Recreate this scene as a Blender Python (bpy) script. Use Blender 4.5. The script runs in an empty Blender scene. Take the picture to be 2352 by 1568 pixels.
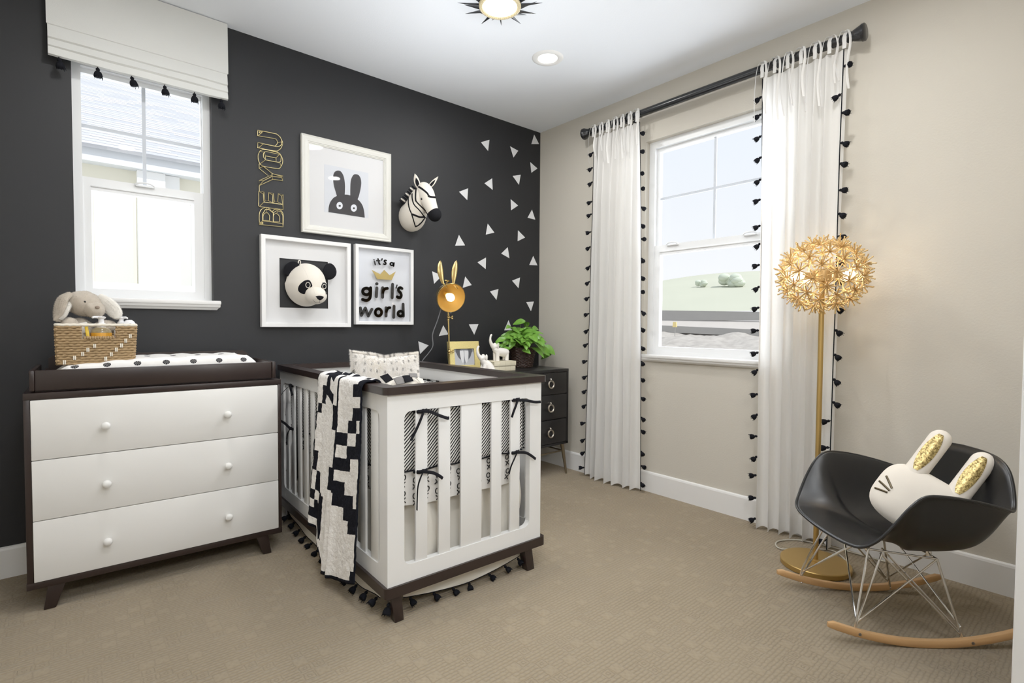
import bpy, bmesh, math, random
from math import sin, cos, pi, radians, sqrt, atan2
from mathutils import Vector, Matrix, noise
from mathutils.bvhtree import BVHTree
from mathutils.geometry import tessellate_polygon
random.seed(7)
SC = bpy.context.scene
COL = SC.collection
V = Vector

# ------------------------------------------------------------------ materials
def lin(c):
    c = c / 255.0
    return c / 12.92 if c <= 0.04045 else ((c + 0.055) / 1.055) ** 2.4
def rgb(t): return (lin(t[0]), lin(t[1]), lin(t[2]), 1.0)

class NT:
    """small helper around a material node tree"""
    def __init__(s, name):
        s.m = bpy.data.materials.new(name); s.m.use_nodes = True
        s.n = s.m.node_tree.nodes; s.l = s.m.node_tree.links
        s.b = s.n['Principled BSDF']; s.out = s.n['Material Output']
    def node(s, t, **k):
        x = s.n.new(t)
        for a, v in k.items(): setattr(x, a, v)
        return x
    def link(s, a, b): s.l.new(a, b)
    def math(s, op, a, b=None, c=None):
        x = s.node('ShaderNodeMath', operation=op)
        for i, v in enumerate((a, b, c)):
            if v is None: continue
            if isinstance(v, (int, float)): x.inputs[i].default_value = v
            else: s.link(v, x.inputs[i])
        return x.outputs[0]
    def mix(s, f, a, b):
        x = s.node('ShaderNodeMix', data_type='RGBA')
        for i, v in ((0, f), (6, a), (7, b)):
            if isinstance(v, (int, float, tuple)): x.inputs[i].default_value = v
            else: s.link(v, x.inputs[i])
        return x.outputs[2]
    def coord(s, kind='Object'):
        return s.node('ShaderNodeTexCoord').outputs[kind]
    def xyz(s, kind='Object'):
        q = s.node('ShaderNodeSeparateXYZ'); s.link(s.coord(kind), q.inputs[0]); return q.outputs
    def noise(s, scale, detail=3, kind='Object', rough=0.55):
        t = s.node('ShaderNodeTexNoise'); t.inputs['Scale'].default_value = scale
        t.inputs['Detail'].default_value = detail; t.inputs['Roughness'].default_value = rough
        s.link(s.coord(kind), t.inputs['Vector']); return t.outputs['Fac']
    def bump(s, h, strength=0.3, dist=0.002):
        b = s.node('ShaderNodeBump'); b.inputs['Strength'].default_value = strength
        b.inputs['Distance'].default_value = dist
        s.link(h, b.inputs['Height']); s.link(b.outputs[0], s.b.inputs['Normal'])
    def set(s, **k):
        for a, v in k.items():
            key = {'rough': 'Roughness', 'metal': 'Metallic', 'spec': 'Specular IOR Level', 'col': 'Base Color',
                   'coat': 'Coat Weight', 'sheen': 'Sheen Weight', 'alpha': 'Alpha', 'trans': 'Transmission Weight',
                   'em': 'Emission Strength', 'emcol': 'Emission Color', 'sss': 'Subsurface Weight'}[a]
            s.b.inputs[key].default_value = v

def mat(name, col, rough=0.5, metal=0.0, spec=0.5, bump=None, var=None, coat=0, sheen=0, em=0, emcol=None):
    t = NT(name); c = rgb(col)
    t.set(col=c, rough=rough, metal=metal, spec=spec, coat=coat, sheen=sheen)
    if var:
        d = 1 - var[1]
        dark = (c[0] * d, c[1] * d, c[2] * d, 1)
        t.link(t.mix(t.noise(var[0]), dark, c), t.b.inputs['Base Color'])
    if bump: t.bump(t.noise(bump[0], 4), bump[1], bump[2] if len(bump) > 2 else 0.002)
    if em:
        t.set(em=em, emcol=rgb(emcol or col))
    return t.m

M = {}
M['wall_dark'] = mat('charcoal_paint', (30, 31, 34), 0.55, spec=0.35, bump=(180, 0.12, 0.001), var=(1.2, 0.12))
M['wall_beige'] = mat('beige_paint', (198, 192, 180), 0.75, spec=0.25, bump=(110, 0.35, 0.002), var=(2, 0.04))
M['ceiling'] = mat('ceiling_paint', (232, 236, 242), 0.9, spec=0.1, bump=(120, 0.3, 0.002))
M['trim'] = mat('white_trim_paint', (232, 231, 229), 0.35, spec=0.4)
M['vinyl'] = mat('white_vinyl', (236, 238, 240), 0.35, spec=0.4)
M['grille'] = mat('backlit_white_vinyl', (196, 202, 211), 0.5)  # white grille bars; their backlit shade is put into this grey
M['white_lacquer'] = mat('white_lacquer', (233, 232, 229), 0.32, spec=0.45, var=(3, 0.03))
M['crib_white'] = mat('crib_white_lacquer', (232, 232, 231), 0.3, spec=0.45)
M['espresso'] = mat('espresso_wood', (41, 30, 28), 0.32, spec=0.45, var=(14, 0.3))
M['black_wood'] = mat('black_lacquered_wood', (30, 29, 30), 0.3, spec=0.5, var=(20, 0.25))
M['shade_fabric'] = mat('off_white_linen', (216, 217, 214), 0.9, spec=0.1, bump=(420, 0.4, 0.0015), sheen=0.2)
M['black_yarn'] = mat('black_yarn', (20, 21, 26), 0.95, spec=0.1, bump=(500, 0.6, 0.002))
M['black_ribbon'] = mat('black_ribbon', (24, 24, 28), 0.85, spec=0.1)
M['gold_wire'] = mat('gold_wire', (216, 198, 142), 0.38, metal=0.75)
M['brass'] = mat('polished_brass', (208, 180, 118), 0.24, metal=1.0)
M['gold_satin'] = mat('satin_gold', (212, 180, 124), 0.40, metal=0.75, bump=(160, 0.05))
M['gold_base'] = mat('brushed_gold', (186, 152, 88), 0.42, metal=0.75)
M['gold_paint'] = mat('matte_gold_paper', (188, 163, 92), 0.6)
M['gold_foil'] = None
M['frame_cream'] = mat('cream_frame_paint', (222, 221, 214), 0.4)
M['frame_white'] = mat('white_frame_paint', (240, 240, 240), 0.35)
M['mat_board'] = mat('white_mat_board', (222, 222, 223), 0.9, spec=0.05)
M['print_paper'] = mat('cool_white_paper', (226, 229, 236), 0.8, spec=0.1)
M['print_pale'] = mat('faint_blue_print_paper', (212, 215, 221), 0.8, spec=0.1)
M['print_ink'] = mat('charcoal_print_ink', (68, 67, 69), 0.7, spec=0.1)
M['letter_black'] = mat('black_painted_letters', (28, 26, 26), 0.6)
M['felt_white'] = mat('cream_felt', (233, 226, 214), 0.95, spec=0.05, bump=(300, 0.35, 0.0015), var=(30, 0.05), sheen=0.15)
M['felt_black'] = mat('black_felt', (27, 27, 30), 0.95, spec=0.05, bump=(300, 0.4, 0.0015))
M['felt_grey'] = mat('grey_felt', (128, 125, 123), 0.95, spec=0.05, bump=(260, 0.5, 0.002), var=(120, 0.3))
M['felt_pale'] = mat('oatmeal_felt', (214, 208, 198), 0.95, spec=0.05, bump=(260, 0.5, 0.002))
M['decal'] = mat('white_vinyl_decal', (222, 223, 226), 0.6, spec=0.3)
M['ceramic'] = mat('white_ceramic', (240, 236, 230), 0.35, spec=0.5)
M['chrome'] = mat('chrome', (225, 222, 218), 0.12, metal=1.0)
M['nickel'] = mat('brushed_nickel', (196, 188, 176), 0.3, metal=1.0)
M['leg_metal'] = mat('bronze_metal', (140, 128, 108), 0.35, metal=0.9)
M['black_plastic'] = mat('matte_black_plastic', (18, 18, 19), 0.36, spec=0.5, bump=(900, 0.05, 0.0005))
M['rod_black'] = mat('black_curtain_rod', (24, 25, 28), 0.25, spec=0.5)
M['rocker_wood'] = mat('honey_maple', (204, 158, 106), 0.4, var=(9, 0.15))
M['cord_clear'] = mat('pale_lamp_cord', (190, 185, 170), 0.35)
M['cord_grey'] = mat('grey_lamp_cord', (120, 121, 126), 0.4)
M['plush_fur'] = mat('taupe_plush', (200, 188, 172), 0.98, spec=0.03, bump=(420, 0.5, 0.003), var=(60, 0.22), sheen=0.4)
M['plush_white'] = mat('white_plush', (240, 236, 228), 0.98, spec=0.03, bump=(420, 0.5, 0.003), sheen=0.4)
M['plush_nose'] = mat('brown_plush_nose', (140, 124, 110), 0.9)
M['eye_black'] = mat('glossy_black_eye', (10, 10, 12), 0.1)
M['wicker'] = mat('tan_seagrass', (178, 148, 108), 0.8, spec=0.15, bump=(220, 0.7, 0.003), var=(45, 0.4))
M['wicker_white'] = mat('cream_cotton_cord', (232, 224, 208), 0.9, bump=(300, 0.5, 0.002))
M['wicker_dark'] = mat('dark_brown_wicker', (62, 42, 34), 0.45, bump=(160, 0.6, 0.003), var=(40, 0.5))
M['pump_white'] = mat('white_plastic', (238, 238, 240), 0.3)
M['amber'] = mat('amber_bath_oil', (196, 140, 30), 0.15, spec=0.6)
M['label_yellow'] = mat('yellow_plastic_tube', (236, 194, 40), 0.4)
M['label_orange'] = mat('orange_bottle_label', (226, 158, 40), 0.5)
M['bottle_smoke'] = mat('smoky_clear_bottle', (150, 134, 100), 0.12, spec=0.7)
M['leaf'] = None
M['soil'] = mat('dark_potting_soil', (40, 32, 26), 1.0)
M['stem'] = mat('green_stem', (108, 128, 62), 0.6)
M['pillow_cream'] = mat('cream_cotton', (232, 224, 212), 0.9, spec=0.08, bump=(500, 0.25, 0.001))
M['whisker'] = mat('dark_bronze_bead', (70, 58, 36), 0.35, metal=0.6)
M['sheet_white'] = mat('white_cotton', (236, 233, 228), 0.9, spec=0.08, bump=(30, 0.25, 0.004))
M['skirt_white'] = mat('ivory_cotton', (224, 219, 208), 0.9, spec=0.08, bump=(18, 0.35, 0.006))
M['quilt_white'] = mat('white_quilted_cotton', (238, 235, 231), 0.95, spec=0.05, bump=(70, 0.9, 0.006))
M['quilt_black'] = mat('black_quilted_cotton', (24, 25, 31), 0.95, spec=0.05, bump=(70, 0.7, 0.006))
M['book_cream'] = mat('cream_book_cloth', (222, 214, 188), 0.7)
M['book_line'] = mat('tan_ruled_line', (190, 178, 140), 0.7)
M['rope_rim'] = mat('antique_gold_rope', (205, 190, 150), 0.4, metal=0.3)
M['bulb'] = mat('warm_bulb', (255, 214, 150), 0.2, em=8, emcol=(255, 232, 190))
M['filament'] = mat('glowing_filament', (255, 240, 215), 0.2, em=40, emcol=(255, 232, 196))
M['diffuser'] = mat('lit_diffuser', (255, 252, 245), 0.4, em=5, emcol=(255, 250, 240))
M['screw'] = mat('steel_screw', (150, 148, 145), 0.3, metal=1.0)
M['warning'] = mat('pale_sticker', (224, 214, 196), 0.6)
M['warning_orange'] = mat('orange_sticker_band', (214, 128, 60), 0.6)
M['shell_gold'] = mat('gold_lined_shade', (190, 156, 84), 0.36, metal=0.5)
# outdoors
M['stucco'] = mat('cream_stucco', (238, 234, 216), 0.95, spec=0.05)
M['stucco_white'] = mat('white_stucco', (248, 248, 246), 0.95, spec=0.05)
M['stucco_grey'] = mat('pale_grey_stucco', (218, 218, 213), 0.95, spec=0.05)
M['fascia'] = mat('pale_fascia', (222, 226, 230), 0.8)
M['tint_green'] = mat('green_tinted_glass', (160, 182, 172), 0.3)
M['concrete_wall'] = mat('grey_block_wall', (166, 163, 158), 0.95, var=(0.9, 0.12))
M['dirt'] = mat('pale_graded_dirt', (205, 198, 190), 1.0, spec=0, var=(0.5, 0.2))
M['dirt_rough'] = mat('rough_dirt', (200, 193, 184), 1.0, spec=0, var=(1.6, 0.55))
M['hill_grass'] = mat('dry_green_grass', (192, 193, 174), 1.0, spec=0, var=(0.09, 0.12))
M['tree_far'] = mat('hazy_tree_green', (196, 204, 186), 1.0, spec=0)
M['sign_yellow'] = mat('yellow_marker', (240, 214, 140), 0.8)

def mk_glass(name, tint, ior):
    t = NT(name); t.n.remove(t.b)
    tr = t.node('ShaderNodeBsdfTransparent'); gl = t.node('ShaderNodeBsdfGlossy'); gl.inputs['Roughness'].default_value = 0.02
    tr.inputs['Color'].default_value = tint
    lw = t.node('ShaderNodeFresnel'); lw.inputs['IOR'].default_value = ior
    mx = t.node('ShaderNodeMixShader'); t.link(lw.outputs[0], mx.inputs[0]); t.link(tr.outputs[0], mx.inputs[1]); t.link(gl.outputs[0], mx.inputs[2])
    t.link(mx.outputs[0], t.out.inputs[0]); return t.m
def mk_bulb():
    t = NT('clear_lit_bulb'); t.n.remove(t.b)
    tr = t.node('ShaderNodeBsdfTransparent'); em = t.node('ShaderNodeEmission'); em.inputs['Color'].default_value = rgb((255, 226, 190)); em.inputs['Strength'].default_value = 5.0
    lw = t.node('ShaderNodeLayerWeight'); lw.inputs['Blend'].default_value = .35
    mx = t.node('ShaderNodeMixShader'); t.link(t.math('ADD', t.math('MULTIPLY', lw.outputs['Facing'], .5), .22), mx.inputs[0]); t.link(tr.outputs[0], mx.inputs[1]); t.link(em.outputs[0], mx.inputs[2])
    t.link(mx.outputs[0], t.out.inputs[0]); return t.m
M['bulb_clear'] = mk_bulb()
M['glass'] = mk_glass('window_glass', (0.985, 0.992, 1.0, 1), 1.16)
M['glazing'] = mk_glass('picture_glazing', (1, 1, 1, 1), 1.17)

def mk_curtain():
    t = NT('sheer_white_cotton'); t.set(col=rgb((246, 245, 243)), rough=0.95, spec=0.05, sheen=0.1)
    tl = t.node('ShaderNodeBsdfTranslucent'); tl.inputs['Color'].default_value = rgb((250, 249, 247))
    mx = t.node('ShaderNodeMixShader'); mx.inputs[0].default_value = 0.40
    t.link(t.b.outputs[0], mx.inputs[1]); t.link(tl.outputs[0], mx.inputs[2]); t.link(mx.outputs[0], t.out.inputs[0])
    t.bump(t.noise(500), 0.2, 0.001); return t.m
M['curtain'] = mk_curtain()

def mk_carpet():
    t = NT('patterned_beige_carpet')
    nz = t.node('ShaderNodeTexNoise'); nz.inputs['Scale'].default_value = 75; nz.inputs['Detail'].default_value = 3; t.link(t.coord(), nz.inputs['Vector'])
    vm = t.node('ShaderNodeVectorMath', operation='MULTIPLY_ADD'); t.link(nz.outputs['Color'], vm.inputs[0]); vm.inputs[1].default_value = (.011, .011, 0); t.link(t.coord(), vm.inputs[2])
    sx = t.node('ShaderNodeSeparateXYZ'); t.link(vm.outputs[0], sx.inputs[0]); S = sx.outputs
    P = 0.044
    def uv(o): 
        a = t.math('DIVIDE', o, P); return t.math('FRACT', a), t.math('FLOOR', a)
    ux, cx = uv(S[0]); uy, cy = uv(S[1])
    cb = t.node('ShaderNodeCombineXYZ'); t.link(cx, cb.inputs[0]); t.link(cy, cb.inputs[1])
    wn = t.node('ShaderNodeTexWhiteNoise', noise_dimensions='3D'); t.link(cb.outputs[0], wn.inputs[0])
    r = wn.outputs['Value']
    rib = t.math('ABSOLUTE', t.math('SINE', t.math('MULTIPLY', uy, pi * 3)))
    du = t.math('ABSOLUTE', t.math('SUBTRACT', ux, 0.5)); dv = t.math('ABSOLUTE', t.math('SUBTRACT', uy, 0.5))
    mx = t.math('MAXIMUM', du, dv)
    con = t.math('ABSOLUTE', t.math('COSINE', t.math('MULTIPLY', mx, pi * 4)))
    flat = t.math('SUBTRACT', 1.0, t.math('POWER', t.math('MULTIPLY', mx, 2.0), 8.0))
    def sel(th, a, b):
        g = t.math('GREATER_THAN', r, th)
        return t.math('ADD', t.math('MULTIPLY', g, a), t.math('MULTIPLY', t.math('SUBTRACT', 1.0, g), b))
    h = sel(0.66, sel(0.82, con, flat), rib)
    dash = t.math('ABSOLUTE', t.math('SINE', t.math('ADD', t.math('MULTIPLY', ux, pi * 2), t.math('MULTIPLY', t.math('FLOOR', t.math('MULTIPLY', uy, 3.0)), pi / 2))))
    h = t.math('MULTIPLY', h, t.math('ADD', 0.5, t.math('MULTIPLY', dash, 0.5)))
    fz = t.noise(620, 3, rough=0.8); fz2 = t.noise(140, 3); big = t.noise(2.4, 3)
    hh = t.math('ADD', h, t.math('ADD', t.math('MULTIPLY', fz, 0.9), t.math('MULTIPLY', fz2, 0.45)))
    c1 = t.mix(t.math('POWER', h, 0.6), rgb((98, 82, 58)), rgb((156, 138, 109)))  # woven pattern tone, with shadow in the rib grooves darkened into the colour
    c2 = t.mix(t.math('MULTIPLY', t.math('POWER', fz, 2.0), 0.9), c1, rgb((150, 132, 103)))
    c3 = t.mix(t.math('MULTIPLY', big, 0.55), c2, rgb((174, 156, 126)))
    t.link(c3, t.b.inputs['Base Color']); t.set(rough=0.98, spec=0.03, sheen=0.2)
    t.bump(hh, 0.8, 0.006); return t.m
M['carpet'] = mk_carpet()

def mk_stripe():
    t = NT('black_white_ticking_stripe'); S = t.xyz()
    a = t.math('SUBTRACT', t.math('ADD', S[1], S[2]), S[0])
    a = t.math('ADD', a, t.math('MULTIPLY', t.noise(9, 2), 0.02))
    s = t.math('SINE', t.math('MULTIPLY', a, 2 * pi / 0.0150))
    f = t.math('GREATER_THAN', s, -0.1)
    t.link(t.mix(f, rgb((26, 26, 30)), rgb((236, 233, 228))), t.b.inputs['Base Color']); t.set(rough=0.9, spec=0.05)
    t.bump(t.noise(14), 0.5, 0.01); return t.m
M['stripe'] = mk_stripe()

def mk_dots():
    t = NT('white_quilt_with_black_dots'); S = t.xyz()
    px, py = 0.104, 0.09
    yy = t.math('ADD', t.math('ADD', S[1], S[2]), 0.035); row = t.math('FLOOR', t.math('DIVIDE', yy, py))
    off = t.math('MULTIPLY', t.math('MODULO', t.math('ABSOLUTE', row), 2.0), 0.5)
    fx = t.math('SUBTRACT', t.math('FRACT', t.math('ADD', t.math('DIVIDE', S[0], px), off)), 0.5)
    fy = t.math('SUBTRACT', t.math('FRACT', t.math('DIVIDE', yy, py)), 0.5)
    dx = t.math('MULTIPLY', fx, px); dy = t.math('MULTIPLY', fy, py)
    d = t.math('SQRT', t.math('ADD', t.math('MULTIPLY', dx, dx), t.math('MULTIPLY', dy, dy)))
    ins = t.math('LESS_THAN', d, 0.0135)
    ang = t.math('ARCTAN2', dy, dx)
    ray = t.math('GREATER_THAN', t.math('SINE', t.math('MULTIPLY', ang, 9.0)), 0.93)
    ins = t.math('MULTIPLY', ins, t.math('SUBTRACT', 1.0, t.math('MULTIPLY', ray, 0.8)))
    t.link(t.mix(ins, rgb((240, 238, 236)), rgb((24, 24, 30))), t.b.inputs['Base Color']); t.set(rough=0.9, spec=0.05)
    t.bump(t.noise(22), 0.35, 0.006); return t.m
M['dots'] = mk_dots()

def mk_leaf():
    t = NT('glossy_pothos_leaf')
    oi = t.noise(26, 2)
    t.link(t.mix(oi, rgb((58, 122, 30)), rgb((134, 186, 72))), t.b.inputs['Base Color']); t.set(rough=0.32, spec=0.5)
    return t.m
M['leaf'] = mk_leaf()

def mk_foil():
    t = NT('hammered_gold_foil'); t.set(col=rgb((228, 210, 138)), metal=0.7, rough=0.42)
    vo = t.node('ShaderNodeTexVoronoi'); vo.inputs['Scale'].default_value = 190
    t.link(t.coord(), vo.inputs['Vector']); t.bump(vo.outputs['Distance'], 0.55, 0.004); return t.m
M['gold_foil'] = mk_foil()

def mk_sequin():
    t = NT('gold_sequins')
    vo = t.node('ShaderNodeTexVoronoi'); vo.inputs['Scale'].default_value = 230
    t.link(t.coord(), vo.inputs['Vector'])
    sp = t.node('ShaderNodeSeparateColor'); t.link(vo.outputs['Color'], sp.inputs[0])
    t.link(t.mix(sp.outputs[0], rgb((96, 76, 34)), rgb((214, 190, 124))), t.b.inputs['Base Color'])
    t.set(metal=0.7, rough=0.36)
    t.bump(sp.outputs[1], 0.6, 0.003); return t.m
M['sequin'] = mk_sequin()

def mk_fur():
    t = NT('spotted_faux_fur')
    vc = t.node('ShaderNodeVertexColor', layer_name='tint')
    t.link(vc.outputs[0], t.b.inputs['Base Color']); t.set(rough=0.9, spec=0.1, sheen=0.3); return t.m
M['fur'] = mk_fur()

def mk_shingle():
    t = NT('pale_roof_shingle'); S = t.xyz()
    ry = t.math('DIVIDE', S[1], 0.15); row = t.math('FLOOR', ry); fy = t.math('FRACT', ry)
    w1 = t.node('ShaderNodeTexWhiteNoise', noise_dimensions='1D'); t.link(row, w1.inputs['W'])
    rx = t.math('ADD', t.math('DIVIDE', S[0], 0.36), t.math('MULTIPLY', w1.outputs['Value'], 7.0)); cell = t.math('FLOOR', rx)
    cb = t.node('ShaderNodeCombineXYZ'); t.link(cell, cb.inputs[0]); t.link(row, cb.inputs[1])
    w2 = t.node('ShaderNodeTexWhiteNoise', noise_dimensions='3D'); t.link(cb.outputs[0], w2.inputs[0]); r = w2.outputs['Value']
    base = t.mix(r, rgb((176, 178, 183)), rgb((204, 204, 206)))
    line = t.math('LESS_THAN', fy, t.math('ADD', 0.06, t.math('MULTIPLY', r, 0.16)))
    t.link(t.mix(t.math('MULTIPLY', line, 0.8), base, rgb((112, 114, 120))), t.b.inputs['Base Color']); t.set(rough=0.95, spec=0); return t.m
M['shingle'] = mk_shingle()

# ------------------------------------------------------------------ mesh builder
class MB:
    def __init__(s, M4=None): s.bm = bmesh.new(); s.M = M4 or Matrix.Identity(4); s.mi = 0
    def add(s, vs, fs, smooth=True, mi=None):
        bv = [s.bm.verts.new(s.M @ V(v)) for v in vs]; out = []
        for f in fs:
            try:
                q = s.bm.faces.new([bv[i] for i in f]); q.smooth = smooth; q.material_index = s.mi if mi is None else mi; out.append(q)
            except ValueError: pass
        return bv
    def merge(s, bm2, T=None, mi=None):
        T = s.M @ T if T else s.M
        bm2.verts.index_update()
        bv = [s.bm.verts.new(T @ v.co) for v in bm2.verts]
        for f in bm2.faces:
            q = s.bm.faces.new([bv[v.index] for v in f.verts]); q.smooth = f.smooth; q.material_index = s.mi if mi is None else mi
        bm2.free()
    def box(s, a, b, bev=0.0, seg=2, T=None):
        a = V(a); b = V(b); t = bmesh.new(); bmesh.ops.create_cube(t, size=1)
        for v in t.verts: v.co = V(((a[i] + b[i]) / 2 + v.co[i] * (b[i] - a[i]) for i in range(3)))
        if bev > 0:
            bmesh.ops.bevel(t, geom=t.edges[:], offset=bev, segments=seg, affect='EDGES', profile=0.5)
        for f in t.faces: f.smooth = bev > 0
        s.merge(t, T); return s
    def hexa(s, p, bev=0):                     # eight corners: bottom loop then top loop
        t = bmesh.new(); vs = [t.verts.new(V(q)) for q in p]
        for f in ((3, 2, 1, 0), (4, 5, 6, 7), (0, 1, 5, 4), (1, 2, 6, 5), (2, 3, 7, 6), (3, 0, 4, 7)): t.faces.new([vs[i] for i in f])
        bmesh.ops.recalc_face_normals(t, faces=t.faces[:])
        if bev: bmesh.ops.bevel(t, geom=t.edges[:], offset=bev, segments=2, affect='EDGES', profile=0.5)
        for f in t.faces: f.smooth = bool(bev)
        s.merge(t); return s
    def prism(s, poly, fn, d0, d1, bev=0):     # poly 2D, fn(a,b,d)->3D
        t = bmesh.new(); n = len(poly)
        tri = tessellate_polygon([[V((a, c, 0)) for a, c in poly]])
        A = [t.verts.new(V(fn(a, b, d0))) for a, b in poly]; B = [t.verts.new(V(fn(a, b, d1))) for a, b in poly]
        for q in tri:
            try: t.faces.new([A[i] for i in q]); t.faces.new([B[i] for i in q][::-1])
            except ValueError: pass
        for i in range(n): t.faces.new((A[i], A[(i + 1) % n], B[(i + 1) % n], B[i]))
        bmesh.ops.recalc_face_normals(t, faces=t.faces[:])
        for f in t.faces: f.smooth = False
        s.merge(t); return s
    def ringprism(s, outer, inner, fn, d0, d1):
        n = len(outer); vs = []
        for d in (d0, d1):
            vs += [fn(a, b, d) for a, b in outer] + [fn(a, b, d) for a, b in inner]
        fs = []
        for i in range(n):
            j = (i + 1) % n
            fs += [(i, j, n + j, n + i), (2 * n + i, 3 * n + i, 3 * n + j, 2 * n + j), (i, 2 * n + i, 2 * n + j, j), (n + i, n + j, 3 * n + j, 3 * n + i)]
        t = bmesh.new(); bv = [t.verts.new(V(v)) for v in vs]
        for f in fs: t.faces.new([bv[k] for k in f])
        bmesh.ops.recalc_face_normals(t, faces=t.faces[:]); 
        for f in t.faces: f.smooth = False
        s.merge(t); return s
    def tube(s, pts, r, n=8, closed=False, cap=True, flat=None):
        pts = [V(p) for p in pts]; m = len(pts)
        rr = r if isinstance(r, (list, tuple)) else [r] * m
        T = []
        for i in range(m):
            a = pts[(i - 1) % m] if (closed or i > 0) else pts[i]; b = pts[(i + 1) % m] if (closed or i < m - 1) else pts[i]
            d = (b - a); T.append(d.normalized() if d.length > 1e-9 else V((0, 0, 1)))
        u = T[0].orthogonal().normalized()
        if flat is not None:
            q = V(flat) - T[0] * T[0].dot(V(flat)); u = q.normalized() if q.length > 1e-6 else u
        vs = []; fs = []
        for i in range(m):
            u = (u - T[i] * u.dot(T[i])); u = u.normalized() if u.length > 1e-9 else T[i].orthogonal().normalized()
            w = T[i].cross(u); k = rr[i]
            ku, kw = k if isinstance(k, tuple) else (k, k)
            for j in range(n):
                an = 2 * pi * j / n; vs.append(pts[i] + u * cos(an) * ku + w * sin(an) * kw)
        L = m if closed else m - 1
        for i in range(L):
            for j in range(n):
                a = i * n + j; b = i * n + (j + 1) % n; c = ((i + 1) % m) * n + (j + 1) % n; d = ((i + 1) % m) * n + j
                fs.append((a, b, c, d))
        if cap and not closed: fs += [tuple(range(n))[::-1], tuple((m - 1) * n + j for j in range(n))]
        s.add(vs, fs); return s
    def rod(s, a, b, r, r2=None, n=8): return s.tube([a, b], [r, r2 if r2 is not None else r], n)
    def lathe(s, prof, c=(0, 0, 0), n=24, axis='z', jag=0, cap=True):
        vs = []; fs = []; c = V(c)
        for r, h in prof:
            for j in range(n):
                a = 2 * pi * j / n; k = r * (1 + (jag if j % 2 else -jag))
                x, y = k * cos(a), k * sin(a)
                vs.append(c + (V((x, y, h)) if axis == 'z' else V((x, h, y)) if axis == 'y' else V((h, x, y))))
        m = len(prof)
        for i in range(m - 1):
            for j in range(n): fs.append((i * n + j, i * n + (j + 1) % n, (i + 1) * n + (j + 1) % n, (i + 1) * n + j))
        if cap: fs += [tuple(range(n))[::-1], tuple((m - 1) * n + j for j in range(n))]
        s.add(vs, fs); return s
    def ell(s, c, r, R=None, n=20, m=12, fn=None):
        c = V(c); r = r if isinstance(r, (tuple, list)) else (r, r, r); vs = []; fs = []
        for i in range(m + 1):
            ph = pi * i / m
            for j in range(n):
                a = 2 * pi * j / n; p = V((sin(ph) * cos(a) * r[0], sin(ph) * sin(a) * r[1], cos(ph) * r[2]))
                if fn: p = fn(p)
                if R: p = R @ p
                vs.append(c + p)
        for i in range(m):
            for j in range(n): fs.append((i * n + j, (i + 1) * n + j, (i + 1) * n + (j + 1) % n, i * n + (j + 1) % n))
        t = bmesh.new(); bv = [t.verts.new(v) for v in vs]
        for f in fs: t.faces.new([bv[k] for k in f])
        bmesh.ops.remove_doubles(t, verts=t.verts[:], dist=1e-6)
        for f in t.faces: f.smooth = True
        s.merge(t); return s
    def grid(s, fn, nu, nv, cu=False, cv=False, mfn=None):
        U = nu if cu else nu + 1; W = nv if cv else nv + 1
        vs = [fn(i / nu, j / nv) for i in range(U) for j in range(W)]
        bv = [s.bm.verts.new(s.M @ V(v)) for v in vs]
        for i in range(nu):
            for j in range(nv):
                a = i * W + j; b = ((i + 1) % U) * W + j; c = ((i + 1) % U) * W + (j + 1) % W; d = i * W + (j + 1) % W
                try:
                    q = s.bm.faces.new((bv[a], bv[b], bv[c], bv[d])); q.smooth = True
                    q.material_index = mfn((i + .5) / nu, (j + .5) / nv) if mfn else s.mi
                except ValueError: pass
        return s
    def stroke(s, paths, w, fn, d0, d1, closed=False):   # flat ribbon letters, rounded ends
        for path in paths:
            n = len(path); cl = closed
            for i in range(n if cl else n - 1):
                a = V(path[i]); b = V(path[(i + 1) % n]); d = b - a
                if d.length < 1e-9: continue
                q = V((-d.y, d.x)).normalized() * w / 2
                s.prism([tuple(a + q), tuple(a - q), tuple(b - q), tuple(b + q)], fn, d0, d1)
            for p in path:
                s.prism([(p[0] + w / 2 * cos(2 * pi * k / 12), p[1] + w / 2 * sin(2 * pi * k / 12)) for k in range(12)], fn, d0, d1 + (d1 - d0) * 0.02)
        return s

WM = {}
def finish(bm, name, mats, angle=38):
    me = bpy.data.meshes.new(name)
    bmesh.ops.recalc_face_normals(bm, faces=bm.faces[:]) if False else None
    bm.normal_update(); thr = radians(angle)
    for e in bm.edges:
        if len(e.link_faces) == 2 and e.calc_face_angle(0) > thr: e.smooth = False
    bm.to_mesh(me); bm.free()
    for m in (mats if isinstance(mats, (list, tuple)) else [mats]): me.materials.append(m)
    return me
def obj(name, mb, mats, parent=None, label=None, loc=None, angle=38):
    bm = mb.bm
    if parent is not None: T = WM[parent.name].inverted()
    elif loc is not None: T = Matrix.Translation(-V(loc))
    else: T = None
    if T is not None: bmesh.ops.transform(bm, matrix=T, verts=bm.verts[:])
    o = bpy.data.objects.new(name, finish(bm, name, mats, angle)); COL.objects.link(o)
    if parent is not None: o.parent = parent; WM[o.name] = WM[parent.name].copy()
    else:
        o.location = loc or (0, 0, 0); WM[o.name] = Matrix.Translation(V(loc or (0, 0, 0)))
    if label: o['label'] = label
    return o
def tag(o, label, cat, group=None):
    o['label'] = label; o['category'] = cat
    if group: o['group'] = group
    return o
def thing(name, label, cat, loc=(0, 0, 0), rz=0.0, group=None):
    o = bpy.data.objects.new(name, None); COL.objects.link(o); o.empty_display_size = 0.05
    o.location = loc; o.rotation_euler = (0, 0, rz)
    WM[o.name] = Matrix.Translation(V(loc)) @ Matrix.Rotation(rz, 4, 'Z')
    return tag(o, label, cat, group)
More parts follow.
